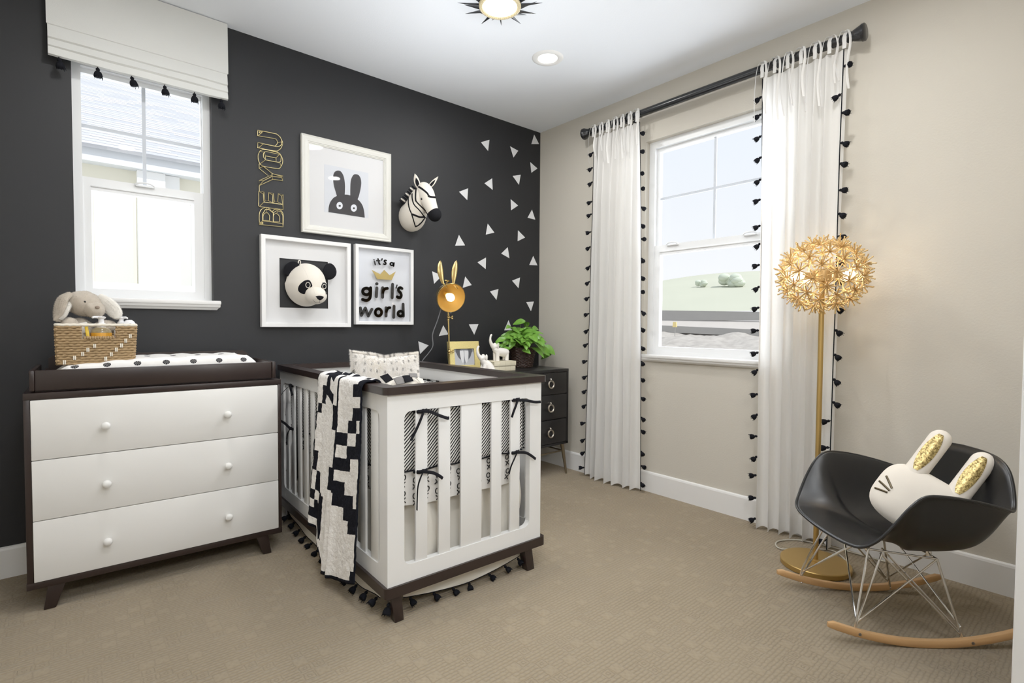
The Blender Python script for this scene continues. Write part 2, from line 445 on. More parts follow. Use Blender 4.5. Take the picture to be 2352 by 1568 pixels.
def struct(name, mb, mats, angle=38):
    o = obj(name, mb, mats, angle=angle); o['kind'] = 'structure'; return o
def inst(name, me, parent, Mw, label=None):
    o = bpy.data.objects.new(name, me); COL.objects.link(o); o.parent = parent
    o.matrix_basis = WM[parent.name].inverted() @ Mw; WM[o.name] = Mw.copy()
    if label: o['label'] = label
    return o
def solidify(o, t, off=0):
    m = o.modifiers.new('thickness', 'SOLIDIFY'); m.thickness = t; m.offset = off
def cr(pts, k, closed=False):                 # catmull-rom resample, k per span
    P = [V(p) for p in pts]; n = len(P); out = []
    for i in range(n if closed else n - 1):
        g = (lambda j: P[j % n]) if closed else (lambda j: P[max(0, min(n - 1, j))])
        p0, p1, p2, p3 = g(i - 1), g(i), g(i + 1), g(i + 2)
        for q in range(k):
            t = q / k
            out.append(0.5 * ((2 * p1) + (p2 - p0) * t + (2 * p0 - 5 * p1 + 4 * p2 - p3) * t * t + (3 * p1 - p0 - 3 * p2 + p3) * t ** 3))
    if not closed: out.append(P[-1])
    return out
def smooth_poly(pts, k=4, ang=52, closed=True):
    """spline through an outline, keeping the corners sharper than ang"""
    n = len(pts); P_ = [V((a, c, 0)) for a, c in pts]; cor = []
    for i in range(n):
        a, b_, c = P_[i - 1], P_[i], P_[(i + 1) % n]; u, w = b_ - a, c - b_
        if u.length > 1e-9 and w.length > 1e-9 and degrees_between(u, w) > ang: cor.append(i)
    if not cor: return [(p.x, p.y) for p in cr(P_, k, True)]
    out = []
    for q, i in enumerate(cor):
        j = cor[(q + 1) % len(cor)]; m = (j - i) % n or n
        run = [P_[(i + t) % n] for t in range(m + 1)]; out += [(p.x, p.y) for p in cr(run, k)[:-1]]
    return out
def degrees_between(u, w): return math.degrees(u.angle(w))
def fuzz(mb, n, l0, l1, w, seed, up=.55, mi=0):
    """short pile: thin blades scattered over the faces already in the builder"""
    rnd = random.Random(seed); mb.bm.normal_update(); F = [f for f in mb.bm.faces if f.calc_area() > 1e-9]; A = []; t = 0
    for f in F: t += f.calc_area(); A.append(t)
    import bisect
    vs = []; fs = []
    for _ in range(n):
        f = F[min(len(F) - 1, bisect.bisect(A, rnd.random() * t))]; q = [v.co for v in f.verts]; k = [rnd.random() for _ in q]; s = sum(k); p = V((0, 0, 0))
        for a, c in zip(q, k): p += a * (c / s)
        d = (f.normal * up + V((rnd.uniform(-1, 1), rnd.uniform(-1, 1), rnd.uniform(-1, .4))) * .6).normalized(); e = d.orthogonal().normalized() * w * rnd.uniform(.6, 1.2); L = rnd.uniform(l0, l1); i = len(vs)
        vs += [p + e, p - e, p + d * L]; fs.append((i, i + 1, i + 2))
    M_ = mb.M; mb.M = Matrix.Identity(4); mb.add(vs, fs, mi=mi); mb.M = M_; return mb
def frame_M(p, yaw): return Matrix.Translation(V((p[0], p[1], 0))) @ Matrix.Rotation(radians(yaw), 4, 'Z')
def orient(p, d, roll=0.0, s=1.0):            # local -z (hang) direction along d, placed at p
    d = V(d).normalized(); q = V((0, 0, -1)).rotation_difference(d)
    return Matrix.Translation(V(p)) @ q.to_matrix().to_4x4() @ Matrix.Rotation(roll, 4, 'Z') @ Matrix.Scale(s, 4)
YW = lambda a, b, d: (a, d, b)                # plane parallel to the back wall

def tassel_mesh():
    t = MB()
    t.rod((0, 0, 0), (0, 0, -0.012), 0.0022, n=6)
    t.ell((0, 0, -0.014), 0.0085, n=10, m=7)
    t.rod((0, 0, -0.019), (0, 0, -0.024), 0.0055, 0.0062, n=10)
    t.lathe([(0.0058, -0.020), (0.0118, -0.0255), (0.0152, -0.034), (0.0168, -0.043), (0.0158, -0.0485), (0.010, -0.0505)], n=20, jag=0.06)
    for k in range(10):
        a = k * 2.4; t.rod((cos(a) * .011, sin(a) * .011, -.03), (cos(a) * (.014 + .002 * (k % 3)), sin(a) * (.014 + .002 * (k % 3)), -.0515 - .003 * (k % 3)), .0026, .0012, n=5)
    return finish(t.bm, 'tassel', M['black_yarn'], 60)
TASSEL = tassel_mesh()
# ------------------------------------------------------------------ room shell
H = 2.74
XL = -3.65          # left wall
W1 = (-2.995, -2.423, 1.255, 2.39)      # window in the charcoal wall: x0,x1,z0,z1
W2 = (-1.965, -1.05, 0.935, 2.39)       # window in the beige wall: y0,y1,z0,z1
b = MB(); b.box((XL, -4.7, -0.06), (0.12, 0.12, 0.0)); struct('floor', b, M['carpet'])
b = MB(); b.box((XL - .12, -4.82, H), (0.24, 0.24, H + .1)); struct('ceiling', b, M['ceiling'])
b = MB()
b.box((XL - .12, 0, -.06), (W1[0], .12, H)); b.box((W1[1], 0, -.06), (0.12, .12, H))
b.box((W1[0], 0, -.06), (W1[1], .12, W1[2])); b.box((W1[0], 0, W1[3]), (W1[1], .12, H)); struct('wall_back', b, M['wall_dark'])
b = MB()
b.box((0, W2[1], -.06), (.12, 0, H)); b.box((0, -4.7, -.06), (.12, W2[0], H))
b.box((0, W2[0], -.06), (.12, W2[1], W2[2])); b.box((0, W2[0], W2[3]), (.12, W2[1], H)); struct('wall_right', b, M['wall_beige'])
b = MB(); b.box((XL - .12, -4.7, -.06), (XL, 0, H)); struct('wall_left', b, M['wall_beige'])
b = MB(); b.box((-2.11, -3.245, 0), (0, -3.13, H)); b.box((XL, -3.245, 2.12), (-2.11, -3.13, H)); struct('wall_front', b, M['wall_beige'])
b = MB(); b.box((XL - .12, -4.82, -.06), (.12, -4.7, H)); struct('wall_hall', b, M['wall_beige'])
b = MB(); b.box((-2.125, -3.255, 0), (-2.0975, -3.118, 2.12), .004); struct('trim_1', b, M['trim'])

def base_profile(mb, fn, a0, a1):
    pr = [(0, 0), (.016, 0), (.016, .125), (.013, .134), (.006, .138), (0, .138)]
    mb.prism(pr, fn, a0, a1)
b = MB(); base_profile(b, lambda d, h, a: (a, -d, h), XL, 0); struct('baseboard_back', b, M['trim'])
b = MB(); base_profile(b, lambda d, h, a: (-d, a, h), -3.13, -.016); struct('baseboard_right', b, M['trim'])

# ------------------------------------------------------------------ windows
def window(name, T, u0, u1, z0, z1, fr, gx0, gx1, ub, ut, lx0, lx1, lt, lb, label):
    """single hung window; local x along the wall, y outward, z up; T maps local to world"""
    W = bpy.data.objects.new(name, None); COL.objects.link(W); W['kind'] = 'structure'; W['label'] = label
    WM[W.name] = Matrix.Identity(4)
    def ring(x0, x1, a0, a1, X0, X1, A0, A1, d0, d1):
        m = MB(T)
        m.ringprism([(x0, a0), (x1, a0), (x1, a1), (x0, a1)], [(X0, A0), (X1, A0), (X1, A1), (X0, A1)], lambda p, q, d: (p, d, q), d0, d1); return m
    obj('frame', ring(u0, u1, z0, z1, u0 + fr, u1 - fr, z0 + fr * .6, z1 - fr, .045, .118), M['vinyl'], W)
    up = obj('upper_sash', ring(u0 + fr, u1 - fr, ub - .02, z1 - fr, gx0, gx1, ub, ut, .075, .105), M['vinyl'], W)
    g = MB(T); mx = (gx0 + gx1) / 2; mz = (ub + ut) / 2
    g.box((mx - .008, .086, ub), (mx + .008, .092, ut)); g.box((gx0, .0865, mz - .008), (gx1, .0915, mz + .008))
    obj('grille', g, M['grille'], up)
    g = MB(T); g.box((gx0 - .004, .094, ub - .004), (gx1 + .004, .097, ut + .004)); obj('pane', g, M['glass'], up)
    m = ring(u0 + fr * .8, u1 - fr * .8, z0 + fr * .4, ub - .004, lx0, lx1, lb, lt, .05, .085)
    ex = (lx0 - u0 - fr) * .55
    m.box((lx0 - .0, .044, lt + .016), (lx1 + .0, .051, lt + .024), .002)
    lo = obj('lower_sash', m, M['vinyl'], W)
    g = MB(T); g.box((lx0 - .004, .066, lb - .004), (lx1 + .004, .069, lt + .004)); obj('pane', g, M['glass'], lo)
    return W
def latch(W, T, u, z):
    g = MB(T); g.box((u - .04, .036, z), (u + .04, .052, z + .008), .003)
    g.tube(cr([(u - .045, .04, z + .008), (u - .02, .03, z + .018), (u + .02, .03, z + .018), (u + .04, .04, z + .008)], 5), .004, 6)
    obj('latch', g, M['vinyl'], W)
def sill(W, T, u0, u1, z, ap):
    g = MB(T)
    g.box((u0, -.04, z - .022), (u1, .05, z), .006)
    pr = [(-.002, z - .022), (-.034, z - .022), (-.030, z - .034), (-.022, z - .040), (-.018, ap + .004), (-.014, ap), (-.002, ap)]
    s0, s1 = u0 + .003, u1 - .003
    n = len(pr); vs = []
    for uu, sg in ((s0, 1), (s1, -1)):
        vs += [(uu + sg * (.03 + p[0]) * .9 if p[0] > -.03 else uu, p[0], p[1]) for p in pr]
    fs = [tuple(range(n)), tuple(range(n, 2 * n))[::-1]] + [(i, i + n, (i + 1) % n + n, (i + 1) % n) for i in range(n)]
    g.add(vs, fs, smooth=False); bmesh.ops.recalc_face_normals(g.bm, faces=g.bm.faces[:])
    obj('window_sill', g, M['trim'], W)
T1 = Matrix.Identity(4)
w1 = window('window_1', T1, W1[0], W1[1], W1[2] - .005, W1[3], .034, -2.9647, -2.460, 1.840, 2.335, -2.930, -2.500, 1.775, 1.302, 'white single hung window in the charcoal wall')
latch(w1, T1, -2.715, 1.822); sill(w1, T1, -3.03, -2.393, 1.2565, 1.207)
T2 = Matrix(((0, 1, 0, 0), (-1, 0, 0, 0), (0, 0, 1, 0), (0, 0, 0, 1)))   # local x -> -y, local y -> +x
w2 = window('window_2', T2, 1.05, 1.965, .935, 2.39, .045, 1.115, 1.900, 1.688, 2.322, 1.140, 1.875, 1.619, .995, 'white single hung window in the beige wall')
latch(w2, T2, 1.24, 1.672); latch(w2, T2, 1.76, 1.672); sill(w2, T2, 1.0, 2.015, .9405, .895)

# ------------------------------------------------------------------ view outside the charcoal wall window: neighbour house
nb = thing('neighbour_house', 'pale stucco house with grey shingle roof seen through the left window', 'house', (-2.2, 5.2, -.3))
b = MB(); b.box((-9, 5.2, -.3), (6, 5.6, 3.12)); obj('house_wall', b, M['stucco'], nb)
b = MB(); b.hexa([(-9, 4.98, 3.10), (6, 4.98, 3.10), (6, 5.6, 3.12), (-9, 5.6, 3.12), (-9, 4.98, 3.27), (6, 4.98, 3.27), (6, 5.6, 3.27), (-9, 5.6, 3.27)]); obj('eave', b, M['fascia'], nb)
b = MB(); b.hexa([(-7.5, 0, -.04), (7.5, 0, -.04), (7.5, 7, -.04), (-7.5, 7, -.04), (-7.5, 0, 0), (7.5, 0, 0), (7.5, 7, 0), (-7.5, 7, 0)])
ro = obj('roof', b, M['shingle'], None); ro.parent = nb
ro.matrix_basis = WM[nb.name].inverted() @ (Matrix.Translation((-1.5, 4.9, 3.28)) @ Matrix.Rotation(radians(27), 4, 'X')); WM[ro.name] = WM[nb.name] @ ro.matrix_basis
b = MB(); b.box((-2.76, 5.18, 1.6), (-2.36, 5.21, 2.72)); obj('door_panel', b, M['stucco_grey'], nb)
b = MB(); b.box((-2.32, 5.06, 1.55), (-2.02, 5.2, 3.1)); b.box((-2.03, 5.12, 1.55), (-1.85, 5.2, 3.1)); obj('porch_column', b, M['stucco_white'], nb)
b = MB(); b.box((-1.86, 5.15, 1.2), (-1.70, 5.22, 2.75)); obj('wall_panel', b, M['stucco_grey'], nb)
f = obj('house_window', MB().box((-1.72, 5.13, 1.2), (-1.2, 5.2, 2.8)), M['stucco_white'], nb)
b = MB(); b.box((-1.64, 5.12, 1.95), (-1.3, 5.135, 2.72)); b.box((-1.58, 5.12, 1.4), (-1.3, 5.135, 1.84)); obj('house_pane', b, M['tint_green'], f)
b = MB(); b.box((-9, .4, -.4), (6, 5.4, -.3)); struct('ground_side', b, M['stucco_white'])
gw = MB(); gw.box((-9, 4.4, -.3), (6, 4.5, 1.60)); o = obj('garden_wall', gw, M['stucco_white'], loc=(-2, 4.45, -.3)); tag(o, 'low white garden wall in front of the neighbouring house', 'wall')

# ------------------------------------------------------------------ view outside the beige wall window: graded lots and a hill
b = MB(); b.box((.4, -30, -1.6), (160, 170, -1.4)); struct('ground_lot', b, M['dirt'])
b = MB(); b.grid(lambda u, v: (24 + 17 * u, 4 + 32 * v, -1.42 + 2.02 * u ** 1.3 + .30 * noise.noise(V((u * 6, v * 14, 0))) + .16 * noise.noise(V((u * 22, v * 40, 3)))), 40, 70); struct('ground_mounds', b, M['dirt_rough'])
def band(name, x, y0, y1, za, zb, zc, zd, label):
    m = MB(); m.hexa([(x, y0, za), (x + .4, y0, za), (x + .4, y1, zc), (x, y1, zc), (x, y0, zb), (x + .4, y0, zb), (x + .4, y1, zd), (x, y1, zd)])
    o = obj(name, m, M['concrete_wall'], loc=(x, (y0 + y1) / 2, min(za, zc))); tag(o, label, 'retaining wall', None)
band('retaining_wall', 40, 8, 34, .15, .62, .74, 1.48, 'lower grey retaining wall band across the dirt lot')
band('retaining_wall', 41.5, 8, 34, 1.60, 2.14, 1.72, 2.90, 'upper grey retaining wall band below the grassy hill')
b = MB(); b.grid(lambda u, v: (40.4 + 1.2 * u, 6 + 30 * v, .62 + .5 * v + .80 * u), 4, 20); struct('ground_terrace', b, M['dirt'])
def hill(u, v):
    y = -60 + 260 * v; e = 4.6 + 6.6 * math.exp(-((y - 70) / 34) ** 2) + 5.6 * math.exp(-((y - 25) / 40) ** 2)
    return (42 + 90 * u, y * (.42 + .58 * u) + (1 - u) * 10, 2.5 + (e - 2.1) * sin(u * pi / 2) ** .9 + .25 * noise.noise(V((u * 5, v * 16, 1))) * u)
b = MB(); b.grid(hill, 24, 60); HB = BVHTree.FromBMesh(b.bm); struct('hillside', b, M['hill_grass'])
def far_tree(x, y, z, r, n, label):
    z = HB.ray_cast(V((x, y, 60)), V((0, 0, -1)))[0].z + .1
    t = thing('oak_tree', label, 'tree', (x, y, z), group='trees on the hill')
    c = MB()
    for k in range(n):
        a = k * 2.4; c.ell((x + r * .3 * cos(a), y + r * .9 * cos(a * 1.7), z + r * (.55 + .35 * sin(a))), (r * .55, r * .6, r * .42), n=9, m=6)
    obj('crown', c, M['tree_far'], t); obj('trunk', MB().rod((x, y, z - .4), (x, y, z + r * .5), r * .07), M['tree_far'], t)
far_tree(60, 28.6, 5.35, 1.25, 9, 'larger hazy oak tree on the grassy hill slope')
far_tree(60, 32.6, 5.15, .7, 6, 'smaller hazy oak tree on the hill left of the larger one')
sg = thing('marker_post', 'thin yellow marker post standing on the graded lot', 'sign', (38, 22.6, .3))
obj('post', MB().rod((38, 22.6, -.9), (38, 22.6, 1.05), .03), M['concrete_wall'], sg); obj('marker_plate', MB().hexa([(37.9, 22.4, 1.05), (38, 22.4, 1.05), (38, 22.8, 1.05), (37.9, 22.8, 1.05), (37.9, 22.45, 1.5), (38, 22.45, 1.5), (38, 22.75, 1.5), (37.9, 22.75, 1.5)]), M['sign_yellow'], sg)

# ------------------------------------------------------------------ roman shade
rs = thing('roman_shade', 'off-white roman shade with black tassels drawn up above the left window', 'window shade', (-2.714, -.03, 2.33))
pr = [(-.012, 2.735), (-.046, 2.735), (-.049, 2.60), (-.052, 2.470), (-.047, 2.467), (-.054, 2.445), (-.060, 2.409), (-.052, 2.404), (-.059, 2.390), (-.064, 2.371), (-.056, 2.367), (-.062, 2.350), (-.063, 2.333), (-.05, 2.329), (-.02, 2.36), (-.012, 2.42)]
def shade(u, v):
    k = min(len(pr) - 1, int(v * (len(pr) - 1) + .5)); y, z = pr[k]
    wd = 1.0 if k < 4 else .988
    x = -2.714 + (u - .5) * .728 * wd
    if k > 9: z += .004 * noise.noise(V((x * 6, 0, 1))) - .004 * sin(u * pi)
    if 4 < k < 14: y += .006 * noise.noise(V((x * 5, k * .3, 2)))
    return (x, y, z)
b = MB(); b.grid(shade, 40, len(pr) - 1)
fs = len(pr)
b.bm.verts.ensure_lookup_table()
for i in (0, 40):
    try: b.bm.faces.new([b.bm.verts[i * fs + j] for j in range(fs)])
    except ValueError: pass
obj('shade_panel', b, M['shade_fabric'], rs, angle=50)
for x, dz, tw in ((-3.037, 2.33, .5), (-2.90, 2.331, .1), (-2.773, 2.33, 1.0), (-2.638, 2.327, .3), (-2.509, 2.327, 0), (-2.387, 2.328, .2)):
    inst('tassel', TASSEL, rs, orient((x, -.055, dz), (tw * .25, -.05, -1), tw, 1.0))

# ------------------------------------------------------------------ ceiling fixtures
fx = thing('sunburst_ceiling_light', 'round flush ceiling light with rope rim and black sunburst spikes', 'ceiling light', (-1.45, -1.25, 2.63))
cx, cy = -1.45, -1.25
obj('canopy', MB().lathe([(.083, 2.64), (.085, 2.66), (.084, H - .001), (.05, H - .0005)], (cx, cy, 0), 40), M['ceiling'], fx)
obj('diffuser', MB().lathe([(.002, 2.628), (.045, 2.629), (.08, 2.634), (.083, 2.642)], (cx, cy, 0), 40), M['diffuser'], fx)
rm = MB()
for s in (0, 1):
    rm.tube([(cx + (.090 + .0045 * cos(k * .9 + s * pi)) * cos(2 * pi * k / 200), cy + (.090 + .0045 * cos(k * .9 + s * pi)) * sin(2 * pi * k / 200), 2.637 + .0045 * sin(k * .9 + s * pi)) for k in range(200)], .0062, 6, closed=True)
obj('rope_rim', rm, M['rope_rim'], fx, angle=85)
for k in range(24):
    a = 2 * pi * k / 24 + .07; L = .112 if k % 2 else .092; up = (.030, .012, .045, .02)[k % 4]
    p = MB(); p.tube([(cx + .088 * cos(a), cy + .088 * sin(a), 2.642), (cx + (.088 + L) * cos(a), cy + (.088 + L) * sin(a), 2.642 + up)], [.0088, .0006], 7); obj('spike', p, M['rod_black'], fx)
dl = thing('recessed_downlight', 'round white recessed downlight glowing in the ceiling', 'ceiling light', (-.807, -.912, H - .01))
obj('trim_ring', MB().lathe([(.058, H + .002), (.0585, H - .004), (.066, H - .008), (.088, H - .006), (.094, H - .001), (.094, H + .002)], (-.807, -.912, 0), 48, cap=False), M['trim'], dl)
obj('lens', MB().lathe([(.002, H - .002), (.06, H - .0025), (.0605, H + .002)], (-.807, -.912, 0), 40), M['diffuser'], dl)

# ------------------------------------------------------------------ triangle decals
TRI = [
 ([(-0.619, 2.52), (-0.539, 2.557), (-0.551, 2.47)], 'upper left white triangle decal nearest the ceiling, pointing down'),
 ([(-0.071, 2.708), (-0.016, 2.644), (-0.101, 2.625)], 'white triangle decal tucked in the top corner of the charcoal wall'),
 ([(-0.33, 2.554), (-0.245, 2.538), (-0.294, 2.475)], 'white triangle decal below left of the top corner one, pointing down'),
 ([(-0.112, 2.474), (-0.032, 2.439), (-0.099, 2.392)], 'white triangle decal by the wall corner pointing right, second from top'),
 ([(-0.301, 2.327), (-0.217, 2.352), (-0.235, 2.269)], 'white triangle decal pointing down, above the upper right-pointing one'),
 ([(-0.584, 2.218), (-0.51, 2.269), (-0.505, 2.182)], 'white triangle decal pointing left, under the upper left downward one'),
 ([(-0.819, 2.114), (-0.738, 2.153), (-0.745, 2.065)], 'white triangle decal level with the zebra head, just right of it'),
 ([(-0.321, 2.139), (-0.243, 2.101), (-0.316, 2.053)], 'white triangle decal pointing right, halfway up between zebra head and corner'),
 ([(-0.09, 2.09), (-0.052, 2.014), (-0.138, 2.018)], 'white triangle decal by the wall corner pointing up, mid height'),
 ([(-0.551, 1.915), (-0.486, 1.855), (-0.569, 1.83)], 'white triangle decal pointing up, level with the zebra muzzle further right'),
 ([(-0.241, 1.902), (-0.165, 1.853), (-0.244, 1.815)], 'white triangle decal pointing right below the mid-height corner one'),
 ([(-0.819, 1.798), (-0.764, 1.727), (-0.852, 1.716)], 'white triangle decal pointing up, right of and below the zebra muzzle'),
 ([(-0.349, 1.755), (-0.331, 1.67), (-0.415, 1.699)], 'white triangle decal tilted left, in the middle of the lower cluster'),
 ([(-0.072, 1.711), (-0.024, 1.637), (-0.115, 1.633)], 'lowest upward white triangle decal beside the wall corner'),
 ([(-0.647, 1.611), (-0.567, 1.654), (-0.569, 1.566)], 'white triangle decal pointing left, above right of the rabbit ear lamp'),
 ([(-1.048, 1.514), (-0.966, 1.489), (-1.032, 1.427)], 'white triangle decal partly behind the left ear of the lamp'),
 ([(-0.761, 1.496), (-0.702, 1.436), (-0.783, 1.411)], 'white triangle decal beside the lamp right ear, pointing up'),
 ([(-0.301, 1.493), (-0.217, 1.523), (-0.232, 1.436)], 'white triangle decal pointing down, above and left of the plant'),
 ([(-0.526, 1.396), (-0.442, 1.419), (-0.461, 1.333)], 'white triangle decal pointing down, right of the lamp shade'),
 ([(-0.146, 1.326), (-0.061, 1.333), (-0.093, 1.253)], 'white triangle decal pointing down directly above the potted plant'),
 ([(-0.726, 1.139), (-0.637, 1.141), (-0.676, 1.061)], 'white triangle decal pointing down above the gold photo frame'),
 ([(-0.336, 1.174), (-0.379, 1.094), (-0.296, 1.095)], 'white triangle decal pointing up, partly behind the plant leaves'),
 ([(-0.954, 1.131), (-0.909, 1.065), (-0.991, 1.054)], 'white triangle decal behind the lamp cord, pointing up'),
 ([(-1.16, 1.018), (-1.077, 0.988), (-1.146, 0.929)], 'lowest left white triangle decal, behind the spotted fur pillow'),
 ([(-0.931, 1.292), (-0.853, 1.296), (-0.888, 1.219)], 'white triangle decal mostly hidden behind the lamp shade, tip showing below'),
]
for p, lab in TRI:
    x = sum(q[0] for q in p) / 3; z = sum(q[1] for q in p) / 3
    m = MB(); m.prism(p, YW, .0006, -.0014)
    tag(obj('triangle_decal', m, M['decal'], loc=(x, -.001, z)), lab, 'wall decal', 'white triangle decals on the charcoal wall')

# ------------------------------------------------------------------ wire sign BE YOU (reads upward)
def SP(p):       # sign plan units -> wall x,z
    u, v = p; x = -2.1945 + (u - 82) / (452 - 82) * .1335; t = (u - 82) / 370.0
    zt = 2.2238 - (v - 55) * (2.2238 - 1.6955) / (1473 - 55); zb = 2.1821 - (v - 250) * (2.1821 - 1.6997) / (1505 - 250)
    return x, zt * (1 - t) + zb * t
SIGN = {
 'letter_u': ([[(82,55),(330,105),(400,145),(445,215),(452,260),(430,320),(390,355),(340,368),(100,322),(82,305),(82,240),(310,288),(345,285),(370,255),(372,225),(355,195),(320,180),(95,140),(82,125)]], [[(150,82),(350,125),(405,170),(430,235),(420,285),(385,310),(340,312),(150,270)]],
   [((82,55),(150,82)),((90,135),(150,82)),((82,240),(150,270)),((95,318),(150,270)),((372,243),(430,240)),((452,255),(430,240))]),
 'letter_o': ([[(145,350),(110,370),(85,430),(88,500),(110,555),(165,595),(370,630),(420,605),(450,540),(450,490),(425,430),(375,390),(185,345)], [(190,440),(350,470),(350,530),(190,500)]], [[(170,390),(150,420),(152,470),(180,510),(380,548),(410,530),(415,470),(400,430),(200,385),(170,390)]],
   [((110,370),(165,395)),((190,440),(165,395)),((115,555),(178,510)),((190,500),(178,510)),((425,432),(395,425)),((350,470),(395,425)),((425,603),(395,545)),((350,530),(395,545))]),
 'letter_y': ([[(97,560),(97,625),(240,745),(97,810),(97,885),(300,790),(450,812),(452,740),(300,710),(110,560)]], [[(150,605),(275,712),(420,758),(420,770),(275,755),(150,820)],[(275,712),(275,755)]],
   [((97,560),(150,605)),((97,625),(150,605)),((97,810),(150,820)),((97,885),(150,820)),((300,710),(275,712)),((300,790),(275,755)),((452,740),(420,758)),((450,812),(420,770)),((240,745),(275,735))]),
 'letter_e': ([[(90,970),(85,1190),(110,1205),(455,1245),(455,1020),(380,1005),(372,1130),(320,1130),(305,1000),(235,990),(230,1110),(180,1115),(165,980)]], [[(145,1020),(150,1140),(430,1175),(420,1050)],[(285,1035),(285,1155)]],
   [((90,970),(145,1020)),((165,980),(145,1020)),((100,1195),(150,1140)),((180,1115),(150,1140)),((455,1245),(430,1175)),((372,1130),(430,1175)),((380,1005),(420,1050)),((455,1020),(420,1050)),((235,990),(285,1035)),((305,1000),(285,1035)),((230,1110),(285,1155)),((320,1130),(285,1155))]),
 'letter_b': ([[(95,1470),(450,1505),(455,1340),(430,1270),(370,1240),(310,1250),(285,1290),(250,1240),(190,1215),(120,1250),(92,1330)], [(150,1410),(240,1415),(245,1340),(215,1295),(175,1300),(150,1340)], [(305,1425),(395,1430),(395,1350),(360,1310),(325,1310),(300,1345)]], [[(130,1420),(430,1460),(435,1340),(400,1280),(340,1270),(290,1300),(285,1440)],[(130,1420),(130,1320),(170,1255),(220,1250),(288,1300)]],
   [((95,1470),(130,1420)),((450,1505),(430,1460)),((240,1415),(285,1440)),((195,1218),(195,1250)),((195,1295),(195,1250)),((350,1242),(365,1272)),((345,1310),(365,1272))]),
}
sg = thing('wire_wall_sign', 'gold wire letters reading BE YOU running up the charcoal wall', 'wall sign', (-2.128, -.012, 1.696))
wr = .0019
for nm, (outs, ridges, cons) in SIGN.items():
    m = MB()
    for q in outs: m.tube([(SP(p)[0], -.006, SP(p)[1]) for p in (q if nm in ('letter_y', 'letter_e') else smooth_poly(q, 3, 62))], wr, 6, closed=True)
    for q in ridges: m.tube([(SP(p)[0], -.022, SP(p)[1]) for p in q], wr, 6)
    for a, c in cons: m.rod((SP(a)[0], -.006, SP(a)[1]), (SP(c)[0], -.022, SP(c)[1]), wr * .85, n=6)
    if nm in ('letter_u', 'letter_b'):
        c = SP((122, 85) if nm == 'letter_u' else (128, 1448)); m.ringprism([(c[0] - .008, c[1] - .005), (c[0] + .008, c[1] - .005), (c[0] + .008, c[1] + .005), (c[0] - .008, c[1] + .005)], [(c[0] - .004, c[1] - .002), (c[0] + .004, c[1] - .002), (c[0] + .004, c[1] + .002), (c[0] - .004, c[1] + .002)], YW, -.003, -.006)
    obj(nm, m, M['gold_wire'], sg)
a = SP((97, 885)); c = SP((97, 970)); obj('link_wire', MB().rod((a[0], -.006, a[1]), (c[0], -.006, c[1]), wr, n=6), M['gold_wire'], sg)

# ------------------------------------------------------------------ picture frames
def rect(x0, x1, z0, z1): return [(x0, z0), (x1, z0), (x1, z1), (x0, z1)]
def frame_obj(par, x0, x1, z0, z1, steps, m):
    """steps: list of (inset, y) profile from outer back to inner back, mitred"""
    f = MB(); n = len(steps)
    for i in range(n - 1):
        (i0, y0), (i1, y1) = steps[i], steps[i + 1]
        A = [(p[0], y0, p[1]) for p in rect(x0 + i0, x1 - i0, z0 + i0, z1 - i0)]; B_ = [(p[0], y1, p[1]) for p in rect(x0 + i1, x1 - i1, z0 + i1, z1 - i1)]
        f.add(A + B_, [(k, (k + 1) % 4, 4 + (k + 1) % 4, 4 + k) for k in range(4)], smooth=False)
    bmesh.ops.recalc_face_normals(f.bm, faces=f.bm.faces[:])
    return obj('frame', f, m, par)
# rabbit print
x0, x1, z0, z1 = -1.9585, -1.3785, 1.683, 2.262
pf = thing('framed_rabbit_print', 'square cream frame with a charcoal rabbit head print', 'framed picture', ((x0 + x1) / 2, -.012, z0))
frame_obj(pf, x0, x1, z0, z1, [(0, -.001), (0, -.022), (.004, -.025), (.010, -.021), (.012, -.021), (.020, -.024), (.036, -.022), (.038, -.018), (.043, -.0175), (.045, -.013), (.049, -.0125), (.050, -.004)], M['frame_cream'])
obj('mat_board', MB().box((x0 + .045, -.0065, z0 + .045), (x1 - .045, -.004, z1 - .045)), M['mat_board'], pf)
obj('print_sheet', MB().box((-1.819, -.0072, 1.8215), (-1.532, -.0064, 2.1115)), M['print_pale'], pf)
def q2(p): # plan units of the print -> wall coords
    u, v = p; x = -1.8190 + (u - 379) * .2868 / (973 - 379); t = (u - 379) / 594.0
    vt = 445 + 115 * t; vb = 1080 + 80 * t
    return (x, 2.1105 - (v - vt) / (vb - vt) * .2885)
sil = [(430,1083),(434,1020),(452,955),(490,898),(540,865),(518,790),(500,720),(493,650),(495,590),(515,545),(555,527),(595,540),(625,585),(642,650),(650,740),(645,846),(683,847),(720,857),(721,740),(728,660),(745,610),(768,580),(795,573),(835,585),(862,625),(872,690),(862,770),(840,860),(820,908),(860,945),(893,1000),(912,1070),(920,1153)]
sm = smooth_poly(sil, 5, 50)
ink = MB(); ink.prism([q2(p) for p in sm], YW, -.0073, -.0078); pr_ = obj('rabbit_silhouette', ink, M['print_ink'], pf)
ey = MB()
for u, v in ((576, 995), (768, 1025)): ey.prism([q2((u + 41 * cos(2 * pi * k / 28), v + 49 * sin(2 * pi * k / 28))) for k in range(28)], YW, -.0078, -.0081)
obj('eye_white', ey, M['print_paper'], pr_)
ey = MB()
for u, v in ((577, 998), (768, 1028)): ey.prism([q2((u + 15 * cos(2 * pi * k / 20), v + 14 * sin(2 * pi * k / 20))) for k in range(20)], YW, -.0081, -.0084)
obj('pupil', ey, M['print_ink'], pr_)
obj('glazing', MB().box((x0 + .046, -.0105, z0 + .046), (x1 - .046, -.0095, z1 - .046)), M['glazing'], pf)
